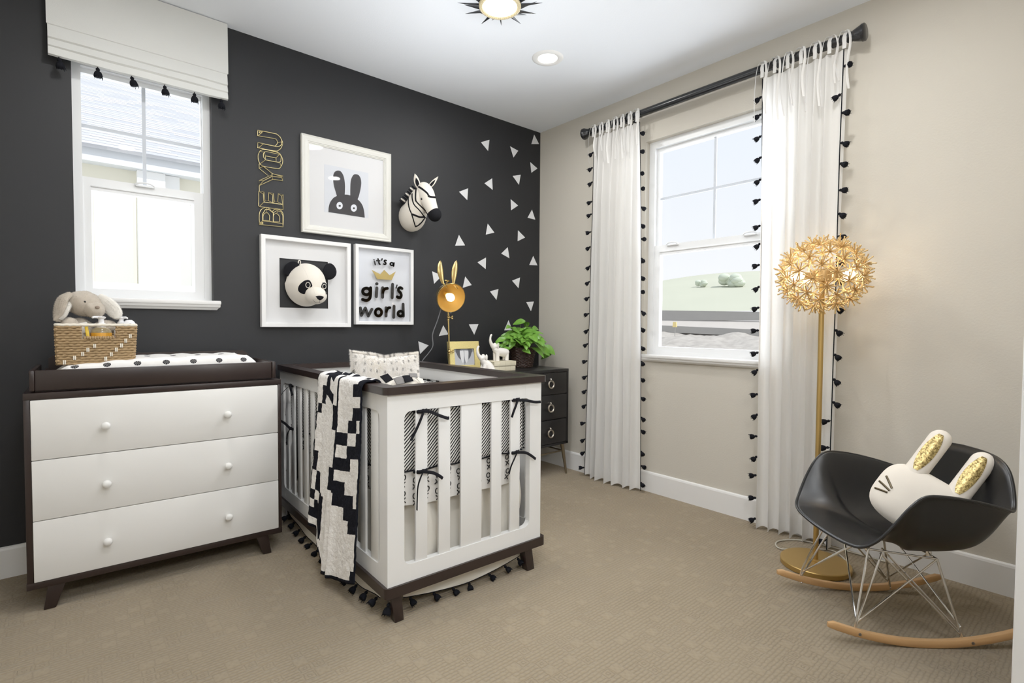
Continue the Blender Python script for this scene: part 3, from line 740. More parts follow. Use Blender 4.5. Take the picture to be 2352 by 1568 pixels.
# panda frame
x0, x1, z0, z1 = -2.1895, -1.6635, 1.1165, 1.641
pf = thing('square_box_frame', 'square white box frame with an open centre around the panda head', 'picture frame', ((x0 + x1) / 2, -.018, z0))
frame_obj(pf, x0, x1, z0, z1, [(0, -.001), (0, -.034), (.002, -.036), (.022, -.036), (.024, -.034), (.024, -.004)], M['frame_white'])
b = MB(); b.ringprism(rect(x0 + .022, x1 - .022, z0 + .022, z1 - .022), rect(-2.084, -1.799, 1.230, 1.5175), YW, -.004, -.0075); obj('mat_board', b, M['mat_board'], pf)
# girl's world frame
x0, x1, z0, z1 = -1.632, -1.2165, 1.1335, 1.6445
pf = thing('framed_lettering', "white box frame reading it's a girl's world with gold crown", 'framed picture', ((x0 + x1) / 2, -.018, z0))
frame_obj(pf, x0, x1, z0, z1, [(0, -.001), (0, -.034), (.002, -.036), (.019, -.036), (.021, -.034), (.021, -.004)], M['frame_white'])
obj('backing', MB().box((x0 + .019, -.006, z0 + .019), (x1 - .019, -.003, z1 - .019)), M['print_paper'], pf)
def q3(p):
    u, v = p; x = -1.6057 + (u - 180) * (.3142) / (935 - 180) + .0
    t = (u - 180) / 755.0; a = 1.6420 - (v - 40) * (1.6420 - 1.1925) / (1290 - 40); c = 1.6445 - (v - 85) * (1.6445 - 1.1911) / (1315 - 85)
    return (x, a * (1 - t) + c * t - .003)
def arc(cx, cy, rx, ry, a0=0, a1=360, n=26): return [(cx + rx * cos(radians(a0 + (a1 - a0) * k / n)), cy + ry * sin(radians(a0 + (a1 - a0) * k / n))) for k in range(n if a1 - a0 == 360 else n + 1)]
def sm2(pts, k=5): return [(p.x, p.y) for p in cr([(a, c, 0) for a, c in pts], k)]
def letters(name, w, opens, loops=(), dots=(), dotr=0):
    m = MB(); Y0, Y1 = -.026, -.029
    m.stroke([[q3(p) for p in s] for s in opens], w, YW, Y0, Y1); m.stroke([[q3(p) for p in s] for s in loops], w, YW, Y0, Y1, closed=True)
    for d in dots: m.prism([q3(p) for p in arc(d[0], d[1], dotr, dotr)], YW, Y0, Y1)
    return obj(name, m, M['letter_black'], pf)
letters('word_its_a', .0098, [[(430,316),(446,376)], sm2([(491,272),(507,340),(512,358),(524,366)]), [(470,303),(519,305)], [(562,270),(550,292)], sm2([(632,297),(610,292),(598,312),(622,335),(625,356),(608,366),(590,360)]), sm2([(768,334),(764,370),(760,394)])], [arc(728, 356, 27, 25)], [(424, 289)], 11)
letters('word_girls', .0205, [sm2([(366,792),(366,860),(358,960),(330,1005),(285,1018),(232,1000)]), [(471,795),(461,948)], [(571,790),(568,958)], sm2([(572,880),(582,835),(612,806),(652,798)]), [(743,724),(735,965)], sm2([(910,798),(880,783),(850,800),(850,840),(885,880),(898,925),(880,962),(850,965),(824,950)])], [arc(297, 858, 62, 58)], [(470, 719)], 27)
letters('apostrophe', .009, [[(821,738),(805,790)]])
letters('word_world', .0195, [[(197,1152),(213,1283),(279,1155),(326,1295),(386,1176)], [(628,1150),(627,1298)], sm2([(630,1230),(642,1185),(665,1155),(694,1148)]), [(769,1122),(762,1325)], [(931,1085),(936,1305)]], [arc(497, 1232, 54, 64), arc(884, 1258, 46, 46)])
b = MB(); b.prism([q3(p) for p in ((385,470),(530,548),(597,465),(690,562),(797,490),(728,645),(480,635))], YW, -.026, -.0285); obj('crown', b, M['gold_paint'], pf)
obj('glazing', MB().box((x0 + .0205, -.0325, z0 + .0205), (x1 - .0205, -.0312, z1 - .0205)), M['glazing'], pf)

# ------------------------------------------------------------------ plush heads
def bvh_of(mb):
    mb.bm.normal_update(); return BVHTree.FromBMesh(mb.bm)
def on_surf(bv, p, d, off):
    d = V(d).normalized(); hit = bv.ray_cast(V(p) - d * .6, d)
    if hit[0] is None:
        hit = bv.find_nearest(V(p))
        if hit[0] is None: return V(p)
    n = hit[1]; n = n if n.dot(d) < 0 else -n
    return hit[0] + n * off
def patch(bv, poly, d, off=.0012, k=7, y=-.1):
    """felt patch: star-shaped outline (x,z) laid on the surface along direction d"""
    cx = sum(p[0] for p in poly) / len(poly); cz = sum(p[1] for p in poly) / len(poly); m = MB(); n = len(poly)
    vs = [on_surf(bv, (cx, y, cz), d, off)]
    for r in range(1, k + 1):
        for p in poly: vs.append(on_surf(bv, (cx + (p[0] - cx) * r / k, y, cz + (p[1] - cz) * r / k), d, off if r < k else off * .2))
    fs = [(0, 1 + i, 1 + (i + 1) % n) for i in range(n)]
    for r in range(k - 1):
        for i in range(n): a = 1 + r * n; fs.append((a + i, a + n + i, a + n + (i + 1) % n, a + (i + 1) % n))
    m.add(vs, fs); bmesh.ops.recalc_face_normals(m.bm, faces=m.bm.faces[:]); return m
def seam(bv, pts, d, r, y=-.1, off=0, k=6, closed=False):
    P_ = cr([(p[0], y, p[1]) for p in pts], k, closed); return MB().tube([on_surf(bv, p, d, off) for p in P_], r, 6, closed=closed)
def lin2(x0, y0, sx, sy, X0, Z0): return lambda p: (X0 + (p[0] - x0) * sx, Z0 + (p[1] - y0) * sy)
# panda
pd = thing('panda_head_plush', 'cream felt panda head with black ears mounted inside the open square frame', 'plush animal head', (-1.94, -.05, 1.365))
dd = (.332, .94, .07)
hd = MB()
hd.ell((-1.945, -.045, 1.372), (.109, .125, .121), n=40, m=26, fn=lambda p: V((p.x * (1.06 if p.z < 0 else 1), p.y, p.z * (1.1 if p.z < 0 else 1) )))
hd.ell((-1.925, -.150, 1.300), (.060, .062, .050), n=32, m=20)
bmesh.ops.delete(hd.bm, geom=[v for v in hd.bm.verts if v.co.y > -.004], context='VERTS')
bv = bvh_of(hd); hdo = obj('head', hd, M['felt_white'], pd)
K = lin2(215, 800, (-1.8299 + 2.071) / (1290 - 215), -(1.4908 - 1.2366) / (1390 - 270), -2.071, 1.3634)
def K(p): return (-2.071 + (p[0] - 215) * .2411 / 1075, 1.4908 - (p[1] - 270) * .2542 / 1120 + (p[0] - 800) * 1.0e-5)
e1 = patch(bv, [K(p) for p in sm2([(740,700),(640,730),(540,815),(493,905),(500,985),(560,1040),(655,1065),(690,985),(760,910),(852,868),(830,780),(790,715)], 3)], dd); e1 = obj('eye_patch', e1, M['felt_black'], pd)
e2 = patch(bv, [K(p) for p in sm2([(1110,770),(1180,765),(1245,820),(1270,900),(1255,1000),(1205,1085),(1185,1000),(1150,940),(1078,890),(1092,820)], 3)], dd); e2 = obj('eye_patch', e2, M['felt_black'], pd)
obj('eye_ring', seam(bv, [K(p) for p in arc(742, 832, 55, 66, n=14)], dd, .0016, off=.002, k=3, closed=True), M['felt_white'], e1)
obj('eye_ring', seam(bv, [K(p) for p in arc(1157, 867, 46, 58, n=14)], dd, .0016, off=.002, k=3, closed=True), M['felt_white'], e2)
obj('nose', patch(bv, [K(p) for p in sm2([(930,1112),(1040,1098),(1140,1125),(1110,1180),(1045,1215),(985,1185)], 3)], dd, .0025), M['felt_black'], pd)
b = seam(bv, [K(p) for p in ((865,1200),(905,1250),(960,1275),(1035,1275))], dd, .0009); b.merge(seam(bv, [K(p) for p in ((1043,1218),(1035,1275),(1110,1278),(1150,1225))], dd, .0009).bm); obj('mouth', b, M['print_ink'], pd)
obj('centre_seam', seam(bv, [K(p) for p in ((590,350),(680,500),(750,660),(870,920),(930,1100))], dd, .0007), M['felt_pale'], pd)
def ear(c, rx, rz, rot):
    m = MB(); m.ell((0, 0, 0), (rx, .017, rz), n=24, m=14, fn=lambda p: V((p.x, p.y + .008 * (1 - (p.x / rx) ** 2), p.z)))
    bmesh.ops.transform(m.bm, matrix=Matrix.Translation(V(c)) @ Matrix.Rotation(rot[0], 4, 'Z') @ Matrix.Rotation(rot[1], 4, 'Y'), verts=m.bm.verts[:]); return m
obj('ear', ear((-2.028, -.055, 1.452), .050, .044, (-.5, -.7)), M['felt_black'], pd)
obj('ear', ear((-1.808, -.062, 1.455), .046, .052, (.25, .5)), M['felt_black'], pd)
obj('hanging_loop', MB().tube(cr([(-1.992, -.05, 1.488), (-1.990, -.05, 1.503), (-1.984, -.05, 1.507), (-1.979, -.05, 1.503), (-1.979, -.05, 1.488)], 4), .0028, 6), M['felt_white'], pd)
# zebra
zb = thing('zebra_head_plush', 'cream felt zebra head with black stripes and muzzle on the charcoal wall', 'plush animal head', (-1.245, -.05, 1.88))
zm = MB()
def loft(mb, secs, n=28):
    """secs: centre, direction, (ru, rw), u axis"""
    C_ = [V(s[0]) for s in secs]; rings = []
    for i, s in enumerate(secs):
        T_ = (C_[min(i + 1, len(C_) - 1)] - C_[max(i - 1, 0)]).normalized() if len(s) < 4 else V(s[3]).normalized()
        u = V((1, 0, 0)) if len(s) < 3 or s[2] is None else V(s[2]); u = (u - T_ * u.dot(T_)).normalized(); w = T_.cross(u)
        rings.append([C_[i] + u * cos(2 * pi * k / n) * s[1][0] + w * sin(2 * pi * k / n) * s[1][1] for k in range(n)])
    vs = [p for r in rings for p in r]; fs = [tuple(range(n))[::-1], tuple((len(rings) - 1) * n + k for k in range(n))]
    for i in range(len(rings) - 1):
        for k in range(n): fs.append((i * n + k, i * n + (k + 1) % n, (i + 1) * n + (k + 1) % n, (i + 1) * n + k))
    mb.add(vs, fs)
def smooth_secs(secs, k=4):
    A = cr([s[0] for s in secs], k); R_ = cr([(s[1][0], s[1][1], 0) for s in secs], k); return [(a, (r.x, r.y), None) for a, r in zip(A, R_)]
loft(zm, smooth_secs([((-1.222, -.002, 1.872), (.088, .098)), ((-1.225, -.03, 1.872), (.090, .098)), ((-1.228, -.07, 1.900), (.084, .085)), ((-1.226, -.105, 1.955), (.066, .066)), ((-1.218, -.130, 2.005), (.054, .055)), ((-1.21, -.145, 2.04), (.030, .032))]))
loft(zm, smooth_secs([((-1.205, -.125, 2.064), (.020, .016)), ((-1.206, -.140, 2.050), (.044, .044)), ((-1.202, -.165, 2.010), (.054, .056)), ((-1.195, -.185, 1.965), (.051, .053)), ((-1.185, -.205, 1.915), (.043, .043)), ((-1.176, -.222, 1.875), (.037, .037)), ((-1.173, -.229, 1.855), (.030, .030))]))
bv = bvh_of(zm); obj('head_and_neck', zm, M['felt_white'], zb)
zd = V((-1.2 + 3.0227, -.15 + 3.197, 1.95 - 1.1355)).normalized()
def Kz(p): return (-1.3327 + (p[0] - 220) * .1758 / 520 + .0 , 2.0717 - (p[1] - 450) * .2904 / 970 + (p[0] - 540) * 4.5e-5)
b = MB()
mz = MB(); mz.ell((-1.170, -.228, 1.862), (.045, .045, .046), n=28, m=18); mzb = bvh_of(mz); mo = obj('muzzle', mz, M['felt_black'], zb)
def strp(pts, w):
    P_ = cr([(Kz(p)[0], -.08, Kz(p)[1]) for p in pts], 6); P2 = []; 
    for p in P_:
        h = bv.ray_cast(p - zd * .6, zd)
        if h[0] is not None: P2.append((h[0] + (h[1] if h[1].dot(zd) < 0 else -h[1]) * .0004, h[1]))
    if len(P2) > 1: b.tube([q[0] for q in P2], [(w * 1.75, .0024)] * len(P2), 8, flat=(P2[0][1].cross(P2[-1][0] - P2[0][0])))
strp([(600,480),(700,545),(790,620),(820,665)], .0038); strp([(820,668),(850,695),(920,705),(1000,700),(1015,660)], .0042)
strp([(545,520),(535,650),(535,760),(560,820),(700,960),(840,1095)], .0036); strp([(455,640),(462,760),(505,880),(620,1000),(720,1130),(795,1205)], .0034)
strp([(370,710),(372,860),(400,980),(440,1075),(490,1240),(525,1370)], .0038); strp([(455,1085),(560,1125),(640,1150),(740,1145)], .0036); strp([(525,1370),(600,1330),(680,1250),(740,1165)], .0036)
obj('stripes', b, M['felt_black'], zb)
k = on_surf(bv, (Kz((672, 748))[0], -.08, Kz((672, 748))[1]), zd, .0); obj('eye', MB().ell(k, (.0078, .006, .0078), n=14, m=9), M['eye_black'], zb)
k = on_surf(mzb, (-1.205, -.2, 1.874), zd, 0); obj('nostril', MB().ell(k, (.003, .003, .0042), n=10, m=6), M['felt_white'], mo)
def zear(tip, base, wid):
    tip, base = V(tip), V(base); ax = tip - base; side = ax.cross(V((0.5, 1, 0))).normalized(); nrm = side.cross(ax).normalized(); m = MB(); inn = MB()
    def sh(mb, sc, off, a0, a1):
        N = 12; cen = [base + ax * (a0 + (a1 - a0) * i / N) for i in range(N + 1)]
        for s_ in (0,):
            mb.tube([c + nrm * (off + .004 * sin(pi * i / N)) for i, c in enumerate(cen)], [(max(.0008, wid * sc * (sin(pi * min(1, (.18 + .82 * i / N)) ) ** .8)), .0045 if off == 0 else .0022) for i in range(N + 1)], 14, flat=side)
    sh(m, 1, 0, 0, 1); sh(inn, .62, -.0045 if nrm.y > 0 else .0045, .1, .72)
    eo = obj('ear', m, M['felt_white'], zb); obj('inner_ear', inn, M['felt_black'], eo)
zear((-1.288, -.175, 2.118), (-1.240, -.140, 2.043), .019); zear((-1.112, -.178, 2.132), (-1.166, -.140, 2.052), .014)
mn = MB()
for i in range(9):
    t = i / 8; c = V((-1.272, -.125, 2.045)).lerp(V((-1.318, -.045, 1.958)), t); mn.tube([c + V((.022, .014, -.004)), c, c + V((-.010, -.004, .002))], [(.011, .006), (.011, .006), (.009, .004)], 6); 
    for f in list(mn.bm.faces)[-6 * 2 - 2:]: f.material_index = 1 if i % 3 == 1 else 0
obj('mane', mn, [M['felt_black'], M['felt_white']], zb)
# ------------------------------------------------------------------ dresser (changing table)
DY = -1.34
def dthing(name, label, cat, u, v, z, p0=(-3.1153, -.474), yaw=DY, group=None):
    w = frame_M(p0, yaw) @ V((u, v, z)); return thing(name, label, cat, w, radians(yaw), group)
DM = frame_M((-3.1153, -.474), DY)
dr = dthing('dresser', 'white three-drawer dresser in a dark espresso carcass with splayed legs', 'dresser', .422, .22, 0)
b = MB(DM)
b.box((-.046, 0, .8345), (.891, .455, .8605), .0015); b.box((-.0475, 0, .092), (.8915, .455, .1185), .0015)
b.box((-.0455, .001, .118), (-.0265, .455, .835), .001); b.box((.8755, .001, .118), (.8905, .455, .835), .001); b.box((-.03, .44, .118), (.88, .452, .835)); b.box((-.027, .03, .118), (.876, .44, .125))
obj('carcass', b, M['espresso'], dr)
for z0, z1, zk in ((.1195, .3575, .2315), (.3605, .5955, .472), (.5985, .8325, .7125)):
    d = obj('drawer', MB(DM).box((-.0252, -.002, z0), (.8745, .43, z1), .0022), M['white_lacquer'], dr)
    for u in (.203, .650):
        k = MB(DM); k.lathe([(.004, .0), (.0085, .001), (.0075, -.010), (.009, -.013), (.0145, -.019), (.0165, -.026), (.015, -.033), (.010, -.0375), (.003, -.039)], (u, -.002, zk), 24, axis='y'); obj('knob', k, M['white_lacquer'], d)
def leg(t0, t1, b0, b1, y0, y1, M4, top, mtl='espresso', par=None, yb0=None, yb1=None):
    yb0 = y0 if yb0 is None else yb0; yb1 = y1 if yb1 is None else yb1
    m = MB(M4); m.hexa([(b0, yb0, .001), (b1, yb0, .001), (b1, yb1, .001), (b0, yb1, .001), (t0, y0, top), (t1, y0, top), (t1, y1, top), (t0, y1, top)], .002); return obj('leg', m, M[mtl], par)
for y0, y1 in ((.004, .046), (.405, .447)):
    leg(.014, .068, 0, .037, y0, y1, DM, .094, par=dr); leg(.774, .828, .805, .842, y0, y1, DM, .094, par=dr)
# changing tray
tr = dthing('changing_tray', 'dark espresso changing tray sitting on top of the dresser', 'changing tray', .42, .22, .861)
b = MB(DM); b.box((-.012, .012, .8665), (.852, .030, .9475), .004); obj('front_board', b, M['espresso'], tr)
b = MB(DM); b.box((.001, .395, .867), (.838, .413, .93)); 
cor = [(0.012, .93), (.838 - .012, .93), (.838 - .012, .975), (.838 - .035, .990), (.035, .990), (.012, .975)]
b.prism(cor, lambda a, c, d: (a, d, c), .395, .413); obj('back_board', b, M['espresso'], tr)
st = MB(DM); st.box((.760, .392, .945), (.785, .395, .968)); so = obj('sticker', st, M['warning'], tr); obj('sticker_band', MB(DM).box((.760, .391, .9655), (.785, .3945, .9690)), M['warning_orange'], so)
for u0, u1 in ((-.028, -.012), (.852, .869)):
    b = MB(DM); b.box((u0, .006, .8665), (u1, .417, .9480), .004); obj('end_board', b, M['espresso'], tr)
b = MB(DM); b.box((-.012, .03, .862), (.852, .395, .872)); obj('tray_floor', b, M['espresso'], tr)
# changing pad
pd_ = dthing('changing_pad', 'white quilted changing pad with black dots lying in the espresso tray', 'changing pad', .42, .21, .873)
def pad(u, v):
    x = .004 + .832 * u; e = min(1, sin(pi * min(u, 1 - u) * 1.0 + .0) * 3.2) ** .6
    a = 2 * pi * v; c, s = cos(a), sin(a)
    y = .213 + .176 * (abs(c) ** .8) * (1 if c > 0 else -1); top = .945 + .033 * abs((y - .213) / .176) ** 2 + .028 * min(1, max(0, (u - .05) * 2.6)) ** .8
    z = .874 + (top - .874) * (abs(s) ** .25 if s > 0 else 0) * (e if s > 0 else 1)
    if s > 0: z += .0045 * abs(sin(u * pi * 9)) - .003 + .004 * noise.noise(V((x * 9, y * 9, 0)))
    return (x, .213 + (y - .213) * (.55 + .45 * e), z)
b = MB(DM); b.grid(pad, 110, 48, cv=True)
obj('pad_cover', b, M['dots'], pd_, angle=80)

# ------------------------------------------------------------------ seagrass basket and contents
BP = (-2.96, -.402); BM = frame_M(BP, DY)
bk = dthing('storage_basket', 'tan woven seagrass basket with cream stitches on the changing pad', 'basket', .03, .11, .962, BP)
def loop_pt(s, off, z):
    """rounded rectangle around the basket, s in 0..1 starting at front left"""
    f = (z - .962) / .162; x0, x1 = -.0985 - .004 * f - off, .1505 + .010 * f + off; y0, y1 = 0.0 - off, .215 + off; L1 = x1 - x0; L2 = y1 - y0; P_ = 2 * (L1 + L2); d = (s % 1) * P_
    r = .02
    if d < L1: p = [x0 + d, y0]
    elif d < L1 + L2: p = [x1, y0 + d - L1]
    elif d < 2 * L1 + L2: p = [x1 - (d - L1 - L2), y1]
    else: p = [x0, y1 - (d - 2 * L1 - L2)]
    return p, L1 / P_
b = MB(BM); rows = 15; per = 84
for k in range(rows):
    z = .967 + k * .0107
    run = []
    for i in range(per + 1):
        s = i / per; p, fr = loop_pt(s, .0022 * (1 if (i + k) % 2 else -1), z)
        hole = z > 1.072 and p[1] < .02 and -.018 < p[0] < .083 and z < 1.121
        if hole:
            if len(run) > 1: b.tube(run, .0061, 6)
            run = []
        else: run.append((p[0], p[1], z + .0012 * sin(i * 2.1 + k)))
    if len(run) > 1: b.tube(run, .0061, 6)
for i in range(12): b.ell((-.012 + .0085 * i, -.002, 1.0705 + .001 * (i % 2)), (.0052, .0085, .0085), n=8, m=6)
b.box((-.095, .004, .963), (.148, .21, .970))
obj('basket_body', b, M['wicker'], bk, angle=85)
b = MB(BM); b.tube([(*loop_pt(i / 84, .001, 1.124)[0], 1.1245 + .0015 * (i % 2)) for i in range(84)], .0062, 8, closed=True); obj('basket_rim', b, M['wicker_white'], bk, angle=85)
b = MB(BM)
for u, z in ((-.078, .972), (-.046, .989), (-.020, 1.004), (-.003, 1.021), (.019, 1.037), (.055, .982), (.074, 1.0), (.091, 1.02), (.109, 1.037), (.124, 1.057), (.140, 1.077)):
    b.box((u - .0048, -.0095, z - .0075), (u - .0006, -.004, z + .0095), .001); b.box((u + .0006, -.0095, z - .0075), (u + .0048, -.004, z + .0095), .001)
obj('stitching', b, M['wicker_white'], bk)
# bottles in the basket
bt = dthing('pump_bottle', 'amber bath oil bottle with white pump seen through the basket handle hole', 'bottle', .043, .045, .971, BP)
obj('bottle_body', MB(BM).lathe([(.001, .971), (.034, .972), (.036, .98), (.036, 1.092), (.033, 1.104), (.022, 1.113), (.016, 1.116)], (.043, .045, 0), 28), M['bottle_smoke'], bt)
obj('bottle_label', MB(BM).lathe([(.0365, 1.0), (.0367, 1.001), (.0367, 1.0915), (.0365, 1.0925)], (.043, .045, 0), 28, cap=False), M['label_orange'], bt)
p = MB(BM); p.lathe([(.0155, 1.114), (.016, 1.131), (.0105, 1.134), (.0095, 1.150), (.015, 1.154), (.017, 1.159), (.010, 1.162)], (.043, .045, 0), 22); p.tube([(.043, .045, 1.158), (.020, .030, 1.159), (.013, .025, 1.156)], [.006, .005, .004], 8); obj('pump', p, M['pump_white'], bt)
bt = dthing('pump_bottle', 'white pump bottle near the right end of the seagrass basket', 'bottle', .112, .06, .971, BP)
obj('bottle_body', MB(BM).lathe([(.001, .971), (.024, .972), (.026, .98), (.026, 1.10), (.017, 1.118), (.013, 1.122)], (.112, .06, 0), 26), M['pump_white'], bt)
p = MB(BM); p.lathe([(.013, 1.120), (.0135, 1.138), (.009, 1.141), (.008, 1.150), (.012, 1.153), (.0135, 1.158), (.008, 1.161)], (.112, .06, 0), 20); p.tube([(.112, .06, 1.157), (.128, .045, 1.158), (.134, .04, 1.155)], [.005, .0045, .0035], 8); obj('pump', p, M['pump_white'], bt)
b = MB(BM); b.grid(lambda u, v: (.140 + .026 * cos(2 * pi * v) * (1 if abs(u - .5) < .47 else .6), .02 + .13 * u, 1.07 + .078 * (.5 + .5 * sin(2 * pi * v) * (1 if abs(u - .5) < .47 else .6)) + .003 * noise.noise(V((u * 9, v * 7, 0)))), 20, 20, cv=True)
o = obj('wipes_pack', b, M['pump_white'], loc=BM @ V((.14, .08, 1.07))); tag(o, 'white wrapped wipes pack sticking up at the basket right end', 'wipes pack')
b = MB(BM); b.hexa([(.004, .018, .98), (.018, .018, .98), (.018, .028, .98), (.004, .028, .98), (-.013, .018, 1.121), (-.002, .018, 1.121), (-.002, .028, 1.121), (-.013, .028, 1.121)], .002)
o = obj('yellow_tube', b, M['label_yellow'], loc=BM @ V((.01, .02, .98))); tag(o, 'slim yellow tube standing beside the amber bottle inside the basket', 'tube')
b = MB(BM); b.hexa([(-.05, .04, 1.09), (0, .035, 1.09), (0, .05, 1.09), (-.05, .06, 1.09), (-.03, .04, 1.133), (-.004, .035, 1.138), (-.004, .05, 1.138), (-.03, .06, 1.133)], .003)
o = obj('folded_cloth', b, M['sheet_white'], loc=BM @ V((-.02, .05, 1.09))); tag(o, 'small folded white cloth showing above the basket rim, under the plush rabbit', 'cloth')
# plush rabbit
pr_ = dthing('plush_rabbit', 'taupe plush rabbit with floppy ears leaning out of the seagrass basket', 'plush toy', -.01, .11, 1.0, BP)
def lump(mb, c, r, R, sc=.004, fq=40):
    mb.ell(c, r, R, n=36, m=24, fn=lambda p: p * (1 + sc / max(r) * noise.noise(p * fq)))
Rt = Matrix.Rotation(.32, 3, 'Y')
b = MB(BM); lump(b, (-.012, .09, 1.216), (.062, .060, .053), Rt); lump(b, (.020, .060, 1.192), (.040, .040, .034), Rt); lump(b, (-.030, .10, 1.07), (.058, .065, .085), None); lump(b, (.062, .085, 1.118), (.042, .035, .028), None); lump(b, (-.058, .06, 1.128), (.03, .03, .028), None)
fuzz(b, 30000, .003, .0058, .0004, 1, .32); obj('body', b, M['plush_fur'], pr_, angle=80)
def floppy(pts, ws, mtl, nm, th, fl, par):
    m = MB(BM); P_ = cr(pts, 5); W_ = [p.x for p in cr([(w, 0, 0) for w in ws], 5)]; m.tube(P_, [(w, th) for w in W_], 16, flat=fl); fuzz(m, 7000, .003, .0055, .0004, 2, .32); return obj(nm, m, M[mtl], par, angle=80)
e = floppy([(-.055, .075, 1.252), (-.078, .062, 1.235), (-.089, .055, 1.200), (-.094, .05, 1.165), (-.100, .045, 1.140)], [.018, .026, .028, .022, .006], 'plush_fur', 'ear', .012, (1, -.2, .3), pr_)
floppy([(-.056, .062, 1.222), (-.072, .048, 1.195), (-.083, .042, 1.165), (-.090, .04, 1.148)], [.008, .018, .016, .004], 'plush_white', 'inner_ear', .007, (1, -.4, .3), e)
e = floppy([(.035, .10, 1.245), (.060, .085, 1.222), (.082, .07, 1.196), (.096, .06, 1.170), (.098, .055, 1.152)], [.020, .028, .030, .024, .008], 'plush_white', 'ear', .012, (.6, -.3, 1), pr_)
k = MB(BM); k.ell((-.010, .0325, 1.2225), (.0048, .004, .0044), n=14, m=9); obj('eye', k, M['eye_black'], pr_)
k = MB(BM); k.ell((.031, .0215, 1.200), (.0085, .005, .007), n=14, m=9); obj('nose', k, M['plush_nose'], pr_)

# ------------------------------------------------------------------ crib
CP = (-2.1, -1.432); CYW = -1.0; CM = frame_M(CP, CYW)
LEN = 1.372
cb = thing('crib', 'white slatted baby crib with dark espresso top rail, base and legs', 'crib', CM @ V((.37, LEN / 2, 0)), radians(CYW))
def rrect(x0, x1, y0, y1, r, n=6):
    o = []
    for cx, cy, a in ((x1 - r, y1 - r, 0), (x0 + r, y1 - r, 90), (x0 + r, y0 + r, 180), (x1 - r, y0 + r, 270)):
        o += [(cx + r * cos(radians(a + 90 * k / n)), cy + r * sin(radians(a + 90 * k / n))) for k in range(n + 1)]
    return o
XY = lambda a, c, d: (a, c, d)
X0, X1 = -.042, .779; Y0, Y1 = -.014, LEN + .010
b = MB(CM); b.ringprism(rrect(X0, X1, Y0, Y1, .022), rrect(X0 + .064, X1 - .064, Y0 + .064, Y1 - .064, .004), XY, .8725, .9015); obj('top_rail', b, M['espresso'], cb)
b = MB(CM); b.ringprism(rrect(-.037, .777, -.010, LEN + .006, .018), rrect(.03, .71, .055, LEN - .06, .004), XY, .102, .1425); obj('base_rail', b, M['espresso'], cb)
def panel(mb, fn, a0, a1, o0, o1, z0, z1, p0, p1, d0, d1, r=.030):
    """slatted side: two stiles, two rails and four corner fillets around the opening o0..o1 x p0..p1"""
    for x0, x1, y0, y1 in ((a0, o0, z0, z1), (o1, a1, z0, z1), (o0, o1, p1, z1), (o0, o1, z0, p0)):
        mb.prism([(x0, y0), (x1, y0), (x1, y1), (x0, y1)], fn, d0, d1)
    for cx, cy, sx, sy in ((o0, p0, 1, 1), (o1, p0, -1, 1), (o1, p1, -1, -1), (o0, p1, 1, -1)):
        mb.prism([(cx, cy)] + [(cx + sx * r * (1 - sin(pi / 2 * k / 7)), cy + sy * r * (1 - cos(pi / 2 * k / 7))) for k in range(8)], fn, d0, d1)
FR = lambda a, z, d: (a, d, z)
def seam_line(mb, fn, a, z0, z1, d): mb.prism([(a - .0006, z0), (a + .0006, z0), (a + .0006, z1), (a - .0006, z1)], fn, d - .0003, d)
SL = [(.0969, .1487), (.2010, .2552), (.3078, .4134), (.4662, .5214), (.5721, .6268)]
for nm, d0, d1, lab in (('front_end', 0.0, .028, None), ('back_end', LEN - .028, LEN, None)):
    m = MB(CM); panel(m, FR, -.0255, .7515, .0445, .6835, .1425, .8725, .2085, .8040, d0, d1)
    if nm == 'front_end':
        for a in (.0745, .656): seam_line(m, FR, a, .805, .8725, 0); seam_line(m, FR, a, .1425, .208, 0)
    eo = obj(nm, m, M['crib_white'], cb)
    for a, c in SL: obj('slat', MB(CM).box((a, d0 + .004, .203), (c, d0 + .016, .809), .002), M['crib_white'], eo)
SD = lambda a, z, d: (d, a, z)
for nm, d0, d1 in (('side_panel', -.0255, .0005), ('side_panel', .7255, .7515)):
    m = MB(CM); panel(m, SD, .0275, LEN - .0275, .068, LEN - .068, .1425, .8725, .2085, .8040, d0, d1)
    if d0 < 0:
        seam_line(m, SD, .098, .805, .8725, d0); seam_line(m, SD, .098, .1425, .208, d0); seam_line(m, SD, LEN - .098, .805, .8725, d0); seam_line(m, SD, LEN - .098, .1425, .208, d0)
    so = obj(nm, m, M['crib_white'], cb)
    k = 0; y = .088
    while y < LEN - .12:
        w = .105 if k in (0, 10) else .052
        w = .066 if k == 0 else .050
        obj('slat', MB(CM).box((d0 + .004, y, .203), (d0 + .014, y + w, .809), .002), M['crib_white'], so); y += w + .052; k += 1
    if d0 < 0:
        for zz in (.78, .62, .46, .30):
            s_ = MB(CM); s_.lathe([(.002, LEN - .0655), (.006, LEN - .066), (.0065, LEN - .069)], (-.010, 0, zz), 14, axis='y'); obj('screw', s_, M['screw'], so)
for t0, t1, b0, b1, ya, yb, ba, bb in ((-.010, .036, .004, .041, .004, .05, -.004, .036), (.660, .704, .671, .714, .004, .05, -.004, .036), (-.010, .036, .004, .041, LEN - .05, LEN - .004, LEN - .04, LEN), (.660, .704, .671, .714, LEN - .05, LEN - .004, LEN - .04, LEN)):
    leg(t0, t1, b0, b1, ya, yb, CM, .104, par=cb, yb0=ba, yb1=bb)
